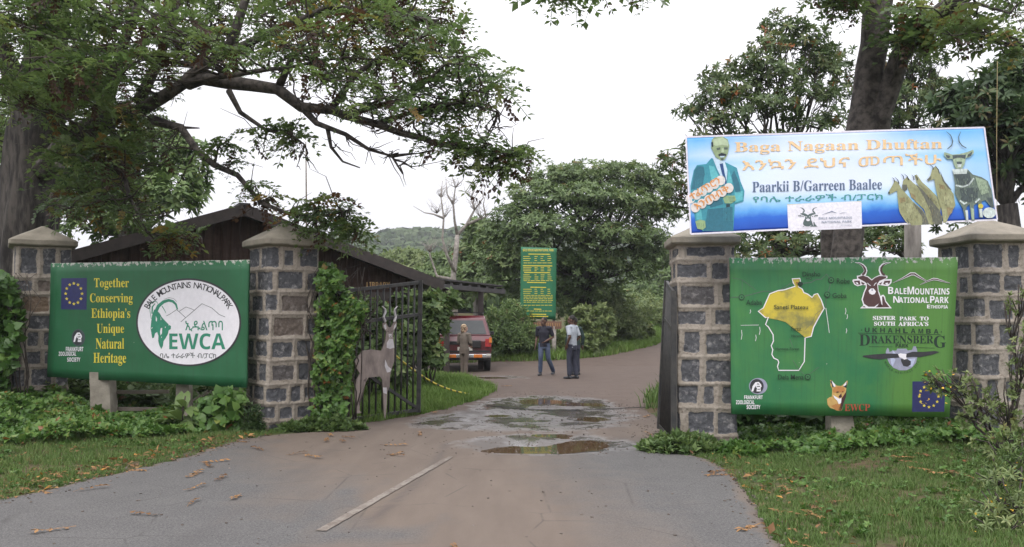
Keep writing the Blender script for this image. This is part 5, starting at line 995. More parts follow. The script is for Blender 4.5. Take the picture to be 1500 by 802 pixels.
for sx in (-1, 1):
    for (y0, y1, y2, y3) in ((.28, 1.15, 1.15, .5), (1.25, 2.05, 1.95, 1.25), (2.15, 2.75, 2.05, 2.05)):
        sd2 = lambda y, f: (sx*((.79-.15*f)), y, 1.15+.5*f); panel3([sd2(y0, .05), sd2(y1, .05), sd2(y2, .9), sd2(y3, .9)], GLASS, 'side_window', (sx, 0, .2))
    panel3([(sx*.80, -.03, .78), (sx*.62, -.03, .78), (sx*.62, -.02, 1.02), (sx*.80, -.02, 1.02)], RDL, 'tail_lamp', (0, -1, 0), th=.03)
    panel3([(sx*.825, -.03, .9), (sx*.74, -.03, .9), (sx*.74, -.02, 1.06), (sx*.82, -.02, 1.06)], ORL, 'indicator_lamp', (0, -1, 0), th=.05)
    cpart(MB().box((sx*.4, -.15, .5), (.26, .05, .1)), 'bumper_lamp', ORL, bev=.01); cpart(MB().box((sx*.72, -.152, .53), (.12, .04, .07)), 'reflector', PLATE, bev=.01)
    cpart(MB().tube([(sx*.58, .5, 1.76), (sx*.58, .55, 1.82), (sx*.58, 2.0, 1.82), (sx*.58, 2.05, 1.75)], .018, 8), 'roof_rail', PLAST, shade=True)
    cpart(MB().box((sx*.94, 2.55, 1.16), (.16, .1, .13)), 'wing_mirror', PLAST, bev=.02)
    for wy in (.85, 3.5):
        w = MB(); ring = [(-.1, .2), (-.1, .3), (-.085, .335), (.085, .335), (.1, .3), (.1, .2)]; n = 28; vs = [(sx*.72+x, wy+r*math.cos(2*math.pi*i/n), .335+r*math.sin(2*math.pi*i/n)) for x, r in ring for i in range(n)]
        w.add(vs, [(a*n+i, a*n+(i+1) % n, ((a+1) % 6)*n+(i+1) % n, ((a+1) % 6)*n+i) for a in range(6) for i in range(n)]); wo = cpart(w, 'wheel', RUB, shade=True)
        r_ = MB().tube([(sx*.72-.06, wy, .335), (sx*.72+sx*.075, wy, .335), (sx*.72+sx*.09, wy, .335)], [.2, .2, .08], 20); cpart(r_, 'rim', RIMM, wo)
cpart(MB().box((0, -.1, .5), (1.62, .12, .13)), 'bumper', CHR, bev=.03); cpart(MB().box((0, -.07, .42), (1.5, .1, .1)), 'lower_bumper', PLAST, bev=.02)
cpart(MB().box((0, -.045, .90), (.95, .03, .10)), 'tailgate_trim', PLAST, bev=.01); pl_ = cpart(MB().box((0, -.05, .72), (.46, .02, .11)), 'number_plate', PLATE); cpart(MB().box((.0, -.04, .64), (1.55, .03, .05)), 'tailgate_strip', PLAST)
cpart(MB().box((.34, -.075, .86), (.3, .09, .24)), 'tailgate_handle_housing', PLAST, bev=.03)
cpart(MB().box((0, 1.1, 1.84), (1.2, .05, .03)), 'roof_bar', PLAST); cpart(MB().tube([(.5, 2.0, 1.76), (.53, 1.9, 1.95)], .03, 6), 'snorkel', PLAST)
CAR.rotation_euler = (0, 0, CARZ)

# ------------------------------------------------------------------ vegetation builders
def limb(mb, pts, r0, r1, n=7):
    k = len(pts); mb.tube(pts, [r0+(r1-r0)*(i/(k-1))**.85 for i in range(k)], n)
def wiggle(a, b, n, amp, rng, sag=0):
    a, b = Vector(a), Vector(b); L_ = (b-a).length; out = []
    for i in range(n+1):
        q = i/n; p = a.lerp(b, q); e = math.sin(math.pi*q); p = p+Vector((rng.uniform(-1, 1), rng.uniform(-1, 1), rng.uniform(-1, 1)))*amp*L_*e*.6; p.z += sag*L_*e; out.append(p)
    return out
def clump_points(c, r, n, shell=.62, low=-.35, gap=.38):
    d = RNG.normal(0, 1, (n*4, 3)); d /= np.linalg.norm(d, axis=1, keepdims=True); d = d[(d[:, 2] > low) | (RNG.random(len(d)) < .18)][:n]
    rad = np.where(RNG.random(len(d)) < shell, RNG.uniform(.82, 1.08, len(d)), RNG.uniform(.25, .9, len(d)))
    kp = fbm(d[:, 0]*3.1+c[0]*3, d[:, 2]*3.1+d[:, 1]*2.3+c[2], 11, 3) > gap; d, rad = d[kp], rad[kp]
    lump = .82+.36*fbm(d[:, 0]*2.3+c[0], d[:, 1]*2.3+d[:, 2]*1.7+c[2], 7)
    return np.array(c)+d*(rad*lump)[:, None]*np.array(r), d
def tree(name, label, cat, base, fork, clumps, per, tmpls, size, leafm, barkm, r0, group=None, tilt=.45, tvar=.14, subs=7, seed=1, outward=True, shell=.62, tint=.5, bushy=False, low=-.35, gap=.38):
    """trunk from base up to fork, a limb to every leaf clump (centre, radii), leaves through each clump"""
    rng = random.Random(seed); root = thing(name, label, cat, base, group); mb = MB(); B = Vector(base); Fk = Vector(fork)
    if not bushy: limb(mb, [B-Vector((0, 0, .2)), B+Vector((0, 0, .02))]+wiggle(B+Vector((0, 0, .3)), Fk, 5, .05, rng), r0*1.25, r0*.72, 10)
    PP, NN, TT = [], [], []; vol = sum(r[0]*r[2] for c, r in clumps)
    for c, r in clumps:
        c = Vector(c); a = B if bushy else (Fk if c.z > Fk.z-.4 else B.lerp(Fk, .75)); w = wiggle(a, c-Vector((0, 0, r[2]*.4)), 5, .09, rng, .06)
        rr_ = max(.018, r0*.5*(r[0]/max(q[1][0] for q in clumps))) if not bushy else .02
        limb(mb, w, rr_, rr_*.35, 6)
        for k in range(subs):
            d = Vector((rng.gauss(0, 1), rng.gauss(0, 1), rng.uniform(-.2, 1.2))).normalized(); e = c+Vector((d.x*r[0], d.y*r[1], d.z*r[2]))*.92
            limb(mb, wiggle(w[rng.choice((3, 4, 5))], e, 3, .1, rng), max(.008, rr_*.3), .006, 4)
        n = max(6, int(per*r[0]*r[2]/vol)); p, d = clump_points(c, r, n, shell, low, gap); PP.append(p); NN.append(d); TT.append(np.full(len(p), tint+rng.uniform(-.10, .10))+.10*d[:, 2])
    mb.build('stems' if bushy else 'trunk', barkm, root, True); p = np.vstack(PP); d = np.vstack(NN)
    nn = d*.7+np.array([0, 0, .75]) if outward else None
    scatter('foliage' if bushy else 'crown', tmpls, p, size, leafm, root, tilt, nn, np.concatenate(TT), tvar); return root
def pxc(lst, dv=.8):
    """clumps given as photograph centre and radius at a stated distance; depth radius is of the same order as the width"""
    out = []
    for x, y, rx, ry, d in lst: m = d/FPX; out.append((P(x, y, d), (rx*m, max(.25, (rx+ry)/2*m*dv), ry*m)))
    return out
def gnd(px, d): p = P(px, 470, d); return Vector((p.x, d, zat(p.x, d)))
# domed tree behind the information board
b = gnd(858, 40); tree('domed_tree', 'broad dome-crowned tree with layered pale green top behind the tall green board', 'tree', b, P(858, 420, 40),
  pxc([(868, 262, 62, 24, 40), (822, 268, 50, 22, 39), (915, 262, 50, 24, 41), (780, 290, 42, 24, 38), (950, 278, 40, 26, 41), (848, 300, 78, 30, 37.5), (910, 305, 60, 30, 38.5), (765, 322, 44, 28, 37.5), (800, 345, 58, 30, 36.5), (955, 318, 40, 26, 39), (735, 352, 36, 26, 38), (875, 352, 62, 28, 37.5), (935, 352, 46, 26, 38.5), (765, 385, 52, 30, 37.5), (838, 392, 60, 30, 38), (905, 392, 50, 26, 38.5), (728, 400, 30, 30, 38.5), (960, 372, 30, 24, 39.5), (800, 432, 52, 32, 39), (860, 440, 50, 30, 40.5)], 1.1), 7600, ROS, (.2, .32), LEAF_TOP, BARK, .42, tint=.44, tilt=.32, seed=3, subs=8, low=-.05, shell=.72, gap=.33)
# trees beyond the building and to its left
tree('pale_tree', 'pale yellow-green tree standing behind the left slope of the timber roof', 'tree', gnd(190, 27), P(200, 360, 27), pxc([(215, 225, 60, 40, 26), (265, 255, 38, 40, 26), (240, 300, 48, 40, 25), (180, 290, 60, 45, 26), (130, 240, 60, 50, 27), (275, 220, 22, 20, 26), (150, 330, 60, 35, 25), (70, 280, 70, 60, 28), (20, 230, 60, 60, 28), (285, 285, 20, 30, 26)]), 2100, ROS, (.26, .4), LEAF_BUSH, BARK_L, .3, seed=5)
BGT = 'trees beyond the timber building'
for i, (lab, px, d, cl, lm) in enumerate((
    ('yellow-green rounded tree low behind the right roof slope', 590, 75, [(590, 385, 34, 20, 75), (560, 390, 26, 16, 75), (618, 392, 26, 18, 74), (600, 405, 40, 18, 73)], LEAF_PALE),
    ('olive tree just right of the bleached dead tree', 700, 52, [(705, 345, 24, 26, 52), (690, 380, 30, 28, 52), (715, 390, 30, 30, 51), (680, 415, 30, 24, 50), (725, 420, 30, 24, 50)], LEAF_TOP),
    ('dark bushy tree behind the base of the bleached dead tree', 650, 58, [(650, 395, 30, 24, 58), (630, 412, 28, 20, 57), (665, 420, 30, 22, 56), (690, 430, 26, 20, 55)], LEAF_TOP),
    ('grey-green tree at the far bend of the road', 960, 62, [(965, 390, 34, 40, 62), (945, 430, 40, 36, 60), (985, 430, 34, 36, 60), (970, 455, 40, 30, 58), (925, 455, 36, 30, 56), (1000, 380, 30, 40, 62)], LEAF_TOP))):
    tree('distant_tree', lab, 'tree', gnd(px, d), P(px, cl[0][1]+35, d), pxc(cl, 1.1), 1100, ROS, (.4, .62), lm, BARK_L, .25, BGT, seed=10+i)
# bleached dead tree
dt = MB(); DD = 46
def dl(pts, r0, r1): limb(dt, [P(x, y, DD+dz) for x, y, dz in pts], r0, r1, 6)
dl([(667, 480, 0), (666, 440, 0), (664, 405, 0), (668, 370, .1), (670, 345, .2)], .17, .12); dl([(670, 345, .2), (666, 325, 0), (664, 300, 0), (667, 275, 0), (662, 258, 0)], 0.085, .012); dl([(670, 345, .2), (683, 330, .5), (695, 308, .6), (690, 290, .6), (700, 268, .6)], .11, .015); dl([(683, 330, .5), (700, 322, .6), (712, 318, .7), (722, 308, .8)], .1, .02)
dl([(667, 400, 0), (655, 375, -.4), (648, 350, -.5), (650, 320, -.5), (646, 290, -.5), (648, 265, -.5)], .1, .015); dl([(664, 410, 0), (640, 405, .4), (630, 375, .5), (628, 360, .5)], .1, .02); dl([(650, 320, -.5), (635, 314, -.6), (622, 312, -.6), (605, 302, -.6)], .07, .01); dl([(664, 300, 0), (655, 285, 0), (653, 262, 0)], .06, .01); dl([(695, 308, .6), (708, 290, .6), (705, 272, .6)], .05, .01); dl([(667, 275, 0), (680, 262, 0)], .04, .008); dl([(712, 318, .7), (708, 300, .7), (712, 282, .7)], .05, .01)
rr = random.Random(8)
for _ in range(130):
    x, y = rr.choice([(664, 300), (695, 308), (650, 320), (667, 275), (690, 290), (705, 320), (640, 313), (646, 290), (630, 370), (655, 372)]); dl([(x, y, 0), (x+rr.uniform(-9, 9), y-rr.uniform(3, 12), rr.uniform(-.3, .3)), (x+rr.uniform(-18, 18), y-rr.uniform(10, 26), rr.uniform(-.6, .6))], .018, .004)
o = dt.build('dead_tree', DEADWOOD, None, True); tag(o, 'leafless bleached dead tree standing between the carport and the domed tree', 'tree'); rebase(o, gnd(667, DD))
# right-hand background trees
tree('flowering_tree', 'tall tree flecked with orange flower heads behind the blue banner, left of the big trunk', 'tree', gnd(1140, 25), P(1140, 330, 25),
  pxc([(1150, 40, 34, 26, 25), (1180, 65, 36, 28, 25), (1130, 75, 34, 24, 24.5), (1195, 100, 42, 30, 25), (1100, 100, 36, 22, 24), (1140, 115, 46, 28, 24), (1050, 115, 36, 18, 25), (1030, 150, 40, 22, 25), (1080, 140, 44, 26, 24), (1180, 145, 50, 30, 24), (1225, 135, 28, 40, 26), (1120, 165, 56, 24, 23.5), (1050, 180, 44, 20, 24), (1010, 165, 26, 16, 25), (1200, 180, 46, 22, 24), (1230, 90, 20, 30, 26), (1000, 235, 26, 24, 25), (985, 240, 20, 20, 26), (1005, 275, 34, 26, 25), (985, 295, 26, 20, 25), (1030, 215, 40, 30, 25), (1110, 225, 90, 34, 24), (1170, 290, 90, 50, 25), (1080, 310, 80, 50, 25), (1180, 355, 90, 30, 24), (1100, 370, 70, 30, 24), (1240, 360, 60, 26, 25)], 1.0), 5200, ROS, (.16, .27), LEAF_RED, BARK, .3, seed=21, tint=.5, tvar=.19, subs=9, gap=.46, shell=.5)
tree('flowering_tree', 'smaller orange-flecked tree behind the blue banner, right of the big trunk', 'tree', gnd(1330, 26), P(1330, 330, 26),
  pxc([(1335, 75, 32, 22, 26), (1310, 105, 30, 26, 26), (1360, 100, 28, 22, 26), (1300, 150, 34, 30, 25.5), (1345, 140, 40, 28, 26), (1385, 130, 22, 20, 27), (1330, 180, 56, 24, 26), (1290, 120, 16, 20, 26), (1330, 240, 60, 40, 26), (1290, 350, 40, 26, 25), (1310, 365, 40, 20, 24), (1400, 300, 40, 40, 26), (1270, 340, 40, 30, 27)], 1.0), 2800, ROS, (.16, .27), LEAF_RED, BARK, .22, seed=23, tint=.5, tvar=.19, subs=9, gap=.47, shell=.5)
tree('dark_tree', 'dark dense tree at the right edge behind the banner corner', 'tree', gnd(1475, 20), P(1475, 300, 20),
  pxc([(1430, 135, 50, 24, 20), (1480, 115, 40, 28, 20), (1400, 160, 36, 22, 20.5), (1450, 165, 54, 26, 19.5), (1500, 150, 40, 34, 20), (1420, 195, 50, 22, 20), (1480, 200, 50, 30, 19.5), (1470, 245, 36, 30, 20), (1510, 250, 40, 40, 20), (1500, 95, 30, 22, 20), (1385, 150, 24, 14, 21), (1410, 240, 40, 30, 20.5)], 1.0), 2100, ROS, (.22, .36), LEAF_DARK, BARK, .3, seed=29, tvar=.2, subs=14, gap=.45)

# ------------------------------------------------------------------ big trees at the gate (limbs first, then sprays of compound leaves on twigs)
def big_tree(name, label, cat, base, limbs, sprays, tmpls, size, leafm, seed, tilt=.38, twig=.55, tint=.42, tvar=.13, bare=(), barkm=None):
    """limbs: [(photograph x, y, distance), ...] with start and end radius; sprays: (outline, distance range, number of sprays, rosettes per spray, spread)"""
    rng = random.Random(seed); root = thing(name, label, cat, base); mb = MB(); nodes = []
    for pts, r0, r1 in limbs:
        q = [Vector(base)-Vector((0, 0, .3))] if pts[0] == 'base' else []; q += [P(*p) for p in pts if p != 'base']; d = [q[0]]
        for a, b in zip(q, q[1:]):
            k = max(1, int((b-a).length/.35))
            for i in range(1, k+1):
                e = a.lerp(b, i/k); j = min(.05, r0*.25)
                d.append(e if i == k else e+Vector((rng.uniform(-j, j), rng.uniform(-j, j), rng.uniform(-j, j))))
        n = len(d); ns_ = 30 if r0 > .2 else 14 if r0 > .1 else 8 if r0 > .06 else 6; k0 = len(mb.v); mb.tube(d, [r0+(r1-r0)*(i/(n-1))**.8 for i in range(n)], ns_, 0 if r0 > .3 else 1)
        if r0 > .1:
            for i in range(n):
                for j in range(ns_):
                    v_ = Vector(mb.v[k0+i*ns_+j]); an = 2*math.pi*j/ns_; m_ = .55*(float(fbm(3+2.2*math.cos(an), 3+2.2*math.sin(an)+i*.3, seed, 3))-.47)*(1 if r0 > .3 else .6)+.12*(float(vn(9+6*math.cos(an), 9+6*math.sin(an)+i*.2, seed))-.5)
                    mb.v[k0+i*ns_+j] = tuple(d[i]+(v_-d[i])*(1+m_))
        if r0 < .4: nodes += d[1:]
    mb.build('trunk', [barkm or BARK, BARK_LIMB], root, True); N_ = np.array([list(v) for v in nodes]); PP, TT = [], []; tw = MB()
    for poly, (d0, d1), ns, per, spread in sprays:
        c2 = fillpoly(poly, ns); dd = RNG.uniform(d0, d1, ns)
        for (x, y), d in zip(c2, dd):
            c = P(x, y, d); k = max(1, int(rng.gauss(per, per*.3))); tt = rng.gauss(0, .1)
            near = N_[np.argmin(((N_-np.array(c))**2).sum(1)+rng.uniform(0, .3))]; nv = Vector(near)
            if (c-nv).length < 3.2: tw.tube(wiggle(nv, c, 4, .12, rng, .05), [.02, .016, .013, .01, .007], 5)
            for _ in range(k):
                p = c+Vector((rng.gauss(0, spread), rng.gauss(0, spread), rng.gauss(0, spread*.55))); PP.append(list(p)); TT.append(tint+tt)
                tw.tube(wiggle(c, p-Vector((0, 0, .01)), 2, .15, rng, .04), [.012, .009, .006], 4)
                if rng.random() < twig: e = c.lerp(p, .5); tw.tube(wiggle(e, e+Vector((rng.gauss(0, .3), rng.gauss(0, .3), rng.gauss(0, .2))), 2, .2, rng, .1), [.008, .006, .003], 4)
    for poly, (d0, d1), k in bare:
        for (x, y), d in zip(fillpoly(poly, k), RNG.uniform(d0, d1, k)):
            c = P(x, y, d); nv = Vector(N_[np.argmin(((N_-np.array(c))**2).sum(1))]); tw.tube(wiggle(nv, c, 4, .16, rng, -.05), [.016, .013, .01, .008, .004], 4)
            for _ in range(3): e = nv.lerp(c, rng.uniform(.3, .95)); tw.tube(wiggle(e, e+Vector((rng.gauss(.1, .22), rng.gauss(0, .2), rng.gauss(-.03, .16))), 3, .2, rng), [.009, .007, .005, .003], 4)
    tw.build('twigs', TWIG, root, True); scatter('crown', tmpls, np.array(PP), size, leafm, root, tilt, None, np.array(TT), tvar); return root
b = gnd(36, 17)
big_tree('hagenia_tree', 'huge gnarled tree at the left edge whose long leafy boughs reach over the road', 'tree', b, [
  (['base', (36, 560, 17), (38, 470, 17), (40, 345, 17), (46, 255, 17), (58, 170, 16.9), (66, 90, 16.8), (72, -60, 16.8), (80, -220, 16.8)], .62, .28),
  ([(44, 190, 16.9), (25, 120, 16.5), (0, 65, 16.2), (-60, -20, 16)], .26, .1), ([(30, 300, 17), (-20, 250, 17), (-90, 170, 17)], .3, .15),
  ([(62, 250, 16.8), (110, 200, 16), (160, 175, 15.2), (212, 158, 14.6), (270, 122, 14.1), (334, 78, 13.7), (400, 45, 13.4), (480, 10, 13.2), (560, -40, 13)], .23, .02),
  ([(275, 120, 14.1), (297, 114, 14), (369, 125, 13.7), (407, 131, 13.5), (441, 157, 13.3), (485, 161, 13.1), (506, 170, 13), (552, 182, 12.8), (586, 195, 12.6), (620, 203, 12.4), (641, 212, 12.3), (705, 219, 12), (741, 226, 11.9)], .135, .012),
  ([(442, 157, 13.3), (464, 181, 13.2), (506, 197, 13.1), (540, 219, 13), (574, 229, 12.9), (590, 255, 12.8)], .06, .012), ([(480, 189, 13.2), (485, 216, 13.1), (502, 237, 13.1), (527, 246, 13)], .035, .01), ([(574, 229, 12.9), (600, 226, 12.8), (614, 225, 12.8)], .03, .008), ([(577, 234, 12.9), (592, 238, 12.9), (604, 246, 12.9)], .02, .006),
  ([(225, 176, 14.6), (265, 187, 14.2), (288, 220, 14), (314, 242, 13.9), (348, 257, 13.7), (382, 297, 13.5), (424, 314, 13.4), (466, 318, 13.3), (500, 312, 13.2)], .085, .015), ([(265, 187, 14.2), (292, 188, 14.1)], .03, .01),
  ([(335, 133, 13.8), (352, 165, 13.7), (390, 191, 13.6), (428, 199, 13.5), (446, 212, 13.4)], .05, .012), ([(314, 242, 13.9), (320, 215, 13.8), (335, 205, 13.8)], .025, .008),
  ([(68, 85, 16.8), (110, 75, 16.2), (160, 70, 15.6), (230, 90, 15.2), (280, 95, 15)], .13, .04), ([(146, 176, 15.4), (170, 102, 15.2), (187, 47, 15), (215, -30, 15)], .13, .06), ([(203, 152, 14.7), (229, 97, 14.5), (246, 50, 14.4), (262, -10, 14.4)], .11, .05),
  ([(506, 170, 13), (545, 158, 12.9), (599, 144, 12.8), (654, 93, 12.6), (697, 95, 12.5)], .05, .012), ([(552, 182, 12.8), (620, 160, 12.5), (680, 150, 12.3), (730, 165, 12.2)], .05, .012), ([(407, 131, 13.5), (430, 80, 13.3), (470, 40, 13.2)], .07, .02), ([(485, 161, 13.1), (520, 110, 13), (580, 70, 12.8), (630, 50, 12.7)], .06, .015), ([(334, 78, 13.7), (350, 30, 13.8), (370, -30, 13.9)], .1, .05), ([(297, 114, 14), (340, 110, 13.2), (420, 100, 12.4), (500, 85, 12)], .07, .015), ([(160, 175, 15.2), (175, 230, 14.6), (190, 290, 14.2), (215, 340, 14)], .07, .015), ([(66, 230, 16.8), (110, 260, 15.6), (150, 290, 14.8)], .08, .02), ([(480, 10, 13.2), (560, 20, 12.6), (640, 30, 12.2)], .05, .015)],
  [([(-60, -60), (640, -60), (664, 0), (662, 40), (640, 60), (690, 92), (738, 128), (750, 155), (735, 178), (690, 172), (620, 160), (555, 150), (500, 128), (430, 112), (360, 95), (300, 95), (235, 100), (150, 150), (-60, 150)], (11.5, 14), 84, 4.6, .28),
   ([(-60, -60), (640, -60), (650, 30), (560, 110), (330, 85), (235, 100), (150, 150), (-60, 150)], (14, 17.5), 62, 4.6, .36),
   ([(-300, -420), (640, -420), (660, -60), (-300, -60)], (11, 18), 16, 5, .5),
   ([(85, 150), (240, 100), (262, 150), (225, 190), (240, 215), (205, 280), (170, 315), (120, 325), (60, 320), (85, 290), (95, 240)], (13.2, 15.5), 32, 4, .22), ([(-30, 150), (90, 140), (95, 250), (60, 300), (-30, 320)], (17.5, 19.5), 26, 5, .35), 
   ([(630, 195), (690, 205), (760, 218), (755, 240), (720, 235), (640, 215)], (11.8, 12.3), 10, 2, .12), ([(720, 225), (758, 222), (752, 250), (735, 250)], (11.8, 12.1), 5, 3, .1), ([(295, 205), (345, 200), (350, 240), (315, 250)], (13.6, 14), 5, 1.4, .1), ([(385, 180), (448, 190), (450, 220), (390, 205)], (13.4, 13.7), 8, 1.5, .1), ([(425, 295), (470, 285), (525, 305), (530, 330), (470, 330), (430, 320)], (13.1, 13.5), 11, 1.8, .12), ([(505, 325), (525, 330), (520, 375), (505, 360)], (13.1, 13.3), 4, 2, .08), ([(430, 320), (470, 322), (470, 345), (440, 340)], (13.1, 13.4), 3, 1.5, .1), ([(215, 335), (262, 335), (255, 380), (225, 380)], (13.8, 14.4), 6, 2.5, .12), ([(370, 270), (400, 275), (390, 300)], (13.4, 13.6), 3, 2, .1)],
  PIN, (.28, .44), LEAF_HAG, 31, tint=.6, tvar=.16, bare=[([(400, 110), (520, 120), (740, 150), (735, 215), (640, 205), (520, 190), (420, 165)], (12.2, 13.4), 46), ([(480, 190), (590, 215), (600, 250), (500, 235)], (12.8, 13.1), 9), ([(330, 90), (480, 60), (640, 80), (640, 140), (480, 120)], (12.5, 13.8), 22), ([(100, 120), (260, 120), (260, 320), (110, 330)], (13.5, 15.5), 30), ([(290, 200), (470, 250), (500, 330), (380, 310)], (13.3, 13.9), 10)])
b = gnd(1236, 14.2)
big_tree('hagenia_tree', 'tall leaning rough-barked tree rising behind the blue banner and out of the picture', 'tree', b, [
  (['base', (1232, 560, 14.2), (1236, 440, 14.2), (1244, 340, 14.2), (1258, 230, 14.2), (1266, 160, 14.2), (1274, 100, 14.1), (1284, 30, 14), (1294, -60, 14), (1310, -200, 14)], .265, .2),
  ([(1284, 205, 14.15), (1300, 140, 14), (1318, 85, 13.8), (1345, 45, 13.5), (1385, 12, 13.2), (1450, -30, 12.8), (1530, -80, 12.5)], .2, .1), ([(1216, 520, 15), (1214, 440, 15), (1212, 350, 15), (1216, 300, 15)], .14, .11),
  ([(1345, 45, 13.5), (1400, 40, 12.8), (1460, 60, 12.4), (1500, 70, 12.2)], .05, .015), ([(1385, 12, 13.2), (1430, 5, 12.7), (1480, 20, 12.3)], .05, .015), ([(1294, -60, 14), (1240, -40, 13.4), (1205, -10, 13)], .07, .02), ([(1294, -60, 14), (1150, -70, 13), (1000, -50, 12), (880, -30, 11.5), (800, -12, 11.2)], .1, .02), ([(1300, 140, 14), (1312, 100, 13.6), (1318, 70, 13.3)], .03, .01)],
  [([(1190, -40), (1262, -40), (1255, 12), (1225, 14), (1200, 8)], (12.6, 13.6), 11, 3, .14), ([(1292, 30), (1345, 35), (1345, 70), (1330, 95), (1305, 90)], (13, 13.6), 6, 2.5, .1), ([(1345, -20), (1500, -40), (1500, 60), (1440, 60), (1380, 55), (1340, 40)], (12, 13.2), 15, 2.4, .15), ([(1370, 30), (1500, 40), (1490, 85), (1420, 80)], (12, 12.8), 8, 2.2, .1),
   ([(775, -40), (985, -40), (980, 6), (900, 2), (840, 4), (785, 10)], (11, 12), 12, 2.4, .12), ([(900, -400), (1600, -400), (1600, -60), (900, -60)], (11.5, 17), 14, 5, .5)],
  PINW, (.30, .46), LEAF_HAG, 37, tint=.58, barkm=M('brown_rough_bark', (.19, .165, .148), (.04, .034, .03), 12, .9, 1, 26, (1, 1, .22), lo=.4, hi=.6))

# ------------------------------------------------------------------ shrubs, creepers, weeds
def shrub(label, lst, n, tm, size, lm, seed, name='shrub', group=None, low=-.6, tvar=.15, shell=.5, subs=6, bark=TWIG, cat='shrub', dv=.9, outward=True, tilt=.5):
    x, y, rx, ry, d = lst[0]; return tree(name, label, cat, gnd(x, d), gnd(x, d), pxc(lst, dv), n, tm, size, lm, bark, .04, group, tilt, tvar, subs, seed, outward, shell, .5, True, low)
RS = 'shrubs along the track and car park'
shrub('grey-green feathery shrub between the maroon car and the man in navy', [(745, 482, 34, 38, 33.8), (765, 502, 30, 26, 33.4), (722, 502, 26, 26, 34), (738, 510, 36, 20, 33.4)], 2200, ROSF, (.16, .28), LEAF_BUSH, 1, group=RS)
shrub('leafy bright green shrub between the iron gate and the maroon car, tall shoots on top', [(632, 468, 28, 36, 20.5), (612, 500, 28, 40, 20), (600, 460, 26, 34, 20.5), (645, 440, 34, 14, 20.8), (632, 522, 22, 22, 20), (590, 510, 26, 30, 19.8)], 1900, BROAD, (.10, .19), LEAF_BUSH, 2, group=RS)
for k, (lab, lst, n) in enumerate((
    ('yellow-green shrub right behind the pale-shirted man', [(868, 478, 34, 30, 36.5), (858, 496, 30, 24, 36), (880, 498, 34, 22, 43)], 1500), ('round pale shrub in the middle of the bank right of the men', [(905, 470, 36, 34, 40), (900, 495, 36, 24, 43)], 1300),
    ('low bright shrub nearest the bend of the track', [(930, 486, 24, 20, 42), (920, 494, 24, 14, 41)], 800), ('tall wispy shrub on top of the bank left of the iron gate leaf', [(880, 448, 30, 24, 43), (850, 450, 26, 26, 43)], 900), ('dense low shrub behind the legs of the pale-shirted man', [(845, 508, 30, 18, 35), (822, 506, 26, 16, 35)], 900),
    ('hazy shrub where the track bends out of sight', [(960, 465, 30, 28, 50), (940, 455, 28, 26, 50), (985, 470, 30, 26, 49)], 900))):
    shrub(lab, lst, n, ROSF if k % 2 else SPRIG, (.18, .32), LEAF_PALE, 40+k, group=RS)
shrub('dark low shrub behind the plank sign, under the domed tree', [(800, 508, 40, 22, 36.5), (780, 500, 30, 24, 36.5)], 800, ROSF, (.2, .3), LEAF_DARK, 51, group=RS)
shrub('green shrub behind the bars beside the antelope cutout', [(545, 520, 34, 40, 18), (520, 480, 30, 50, 18), (570, 545, 30, 26, 17.6), (555, 470, 24, 30, 18.3)], 1500, BROAD, (.10, .2), LEAF_BUSH, 52, group=RS)
# creeper over the hinge side of the gate and the pillar behind it
def creeper(label, polys, n, size, seed, tm=IVY, lm=LEAF_IVY, base=(0, 0, 0), tint=.5):
    root = thing('creeper', label, 'creeper', base); PP = []; rng = random.Random(seed); st = MB()
    for poly, (d0, d1), w in polys:
        q = fillpoly(poly, int(n*w)); dd = RNG.uniform(d0, d1, len(q))+.5*(fbm(q[:, 0]/14, q[:, 1]/14, seed)-.47)
        keep = fbm(q[:, 0]/11+5, q[:, 1]/11, seed+2) > .33; PP += [list(P(x, y, d)) for (x, y), d, k in zip(q, dd, keep) if k]
        for _ in range(14):
            x0 = rng.choice(poly)[0]; p = [P(x0+rng.uniform(-10, 10)+t_*rng.uniform(-6, 6), max(a[1] for a in poly)-t_*(max(a[1] for a in poly)-min(a[1] for a in poly))/5, (d0+d1)/2) for t_ in range(6)]; st.tube(p, [.012, .01, .01, .008, .006, .004], 5)
    st.build('stems', TWIG, root, True); a = np.array(PP); scatter('foliage', tm, a, size, lm, root, .55, np.tile([-.05, -.75, .6], (len(a), 1)), np.full(len(a), tint), .17); return root
creeper('bright green creeper smothering the hinge end of the gate, behind the antelope cutout', [([(468, 392), (500, 400), (520, 440), (526, 455), (522, 490), (516, 520), (512, 560), (504, 615), (455, 620), (462, 500), (464, 410)], (13.0, 13.75), .8), ([(500, 430), (538, 446), (528, 480), (505, 490)], (13.3, 13.8), .12), ([(466, 385), (492, 392), (500, 430), (468, 440)], (13.6, 14.1), .15)], 3000, (.045, .09), 61, IVY+BROAD, base=gnd(485, 13.4), tint=.6)
creeper('ivy with reddish old leaves climbing the far left pillar', [([(-30, 410), (12, 400), (34, 450), (30, 500), (12, 560), (16, 590), (-30, 590)], (13.9, 14.4), 1)], 700, (.09, .15), 62, base=gnd(5, 14.2), tint=.45)
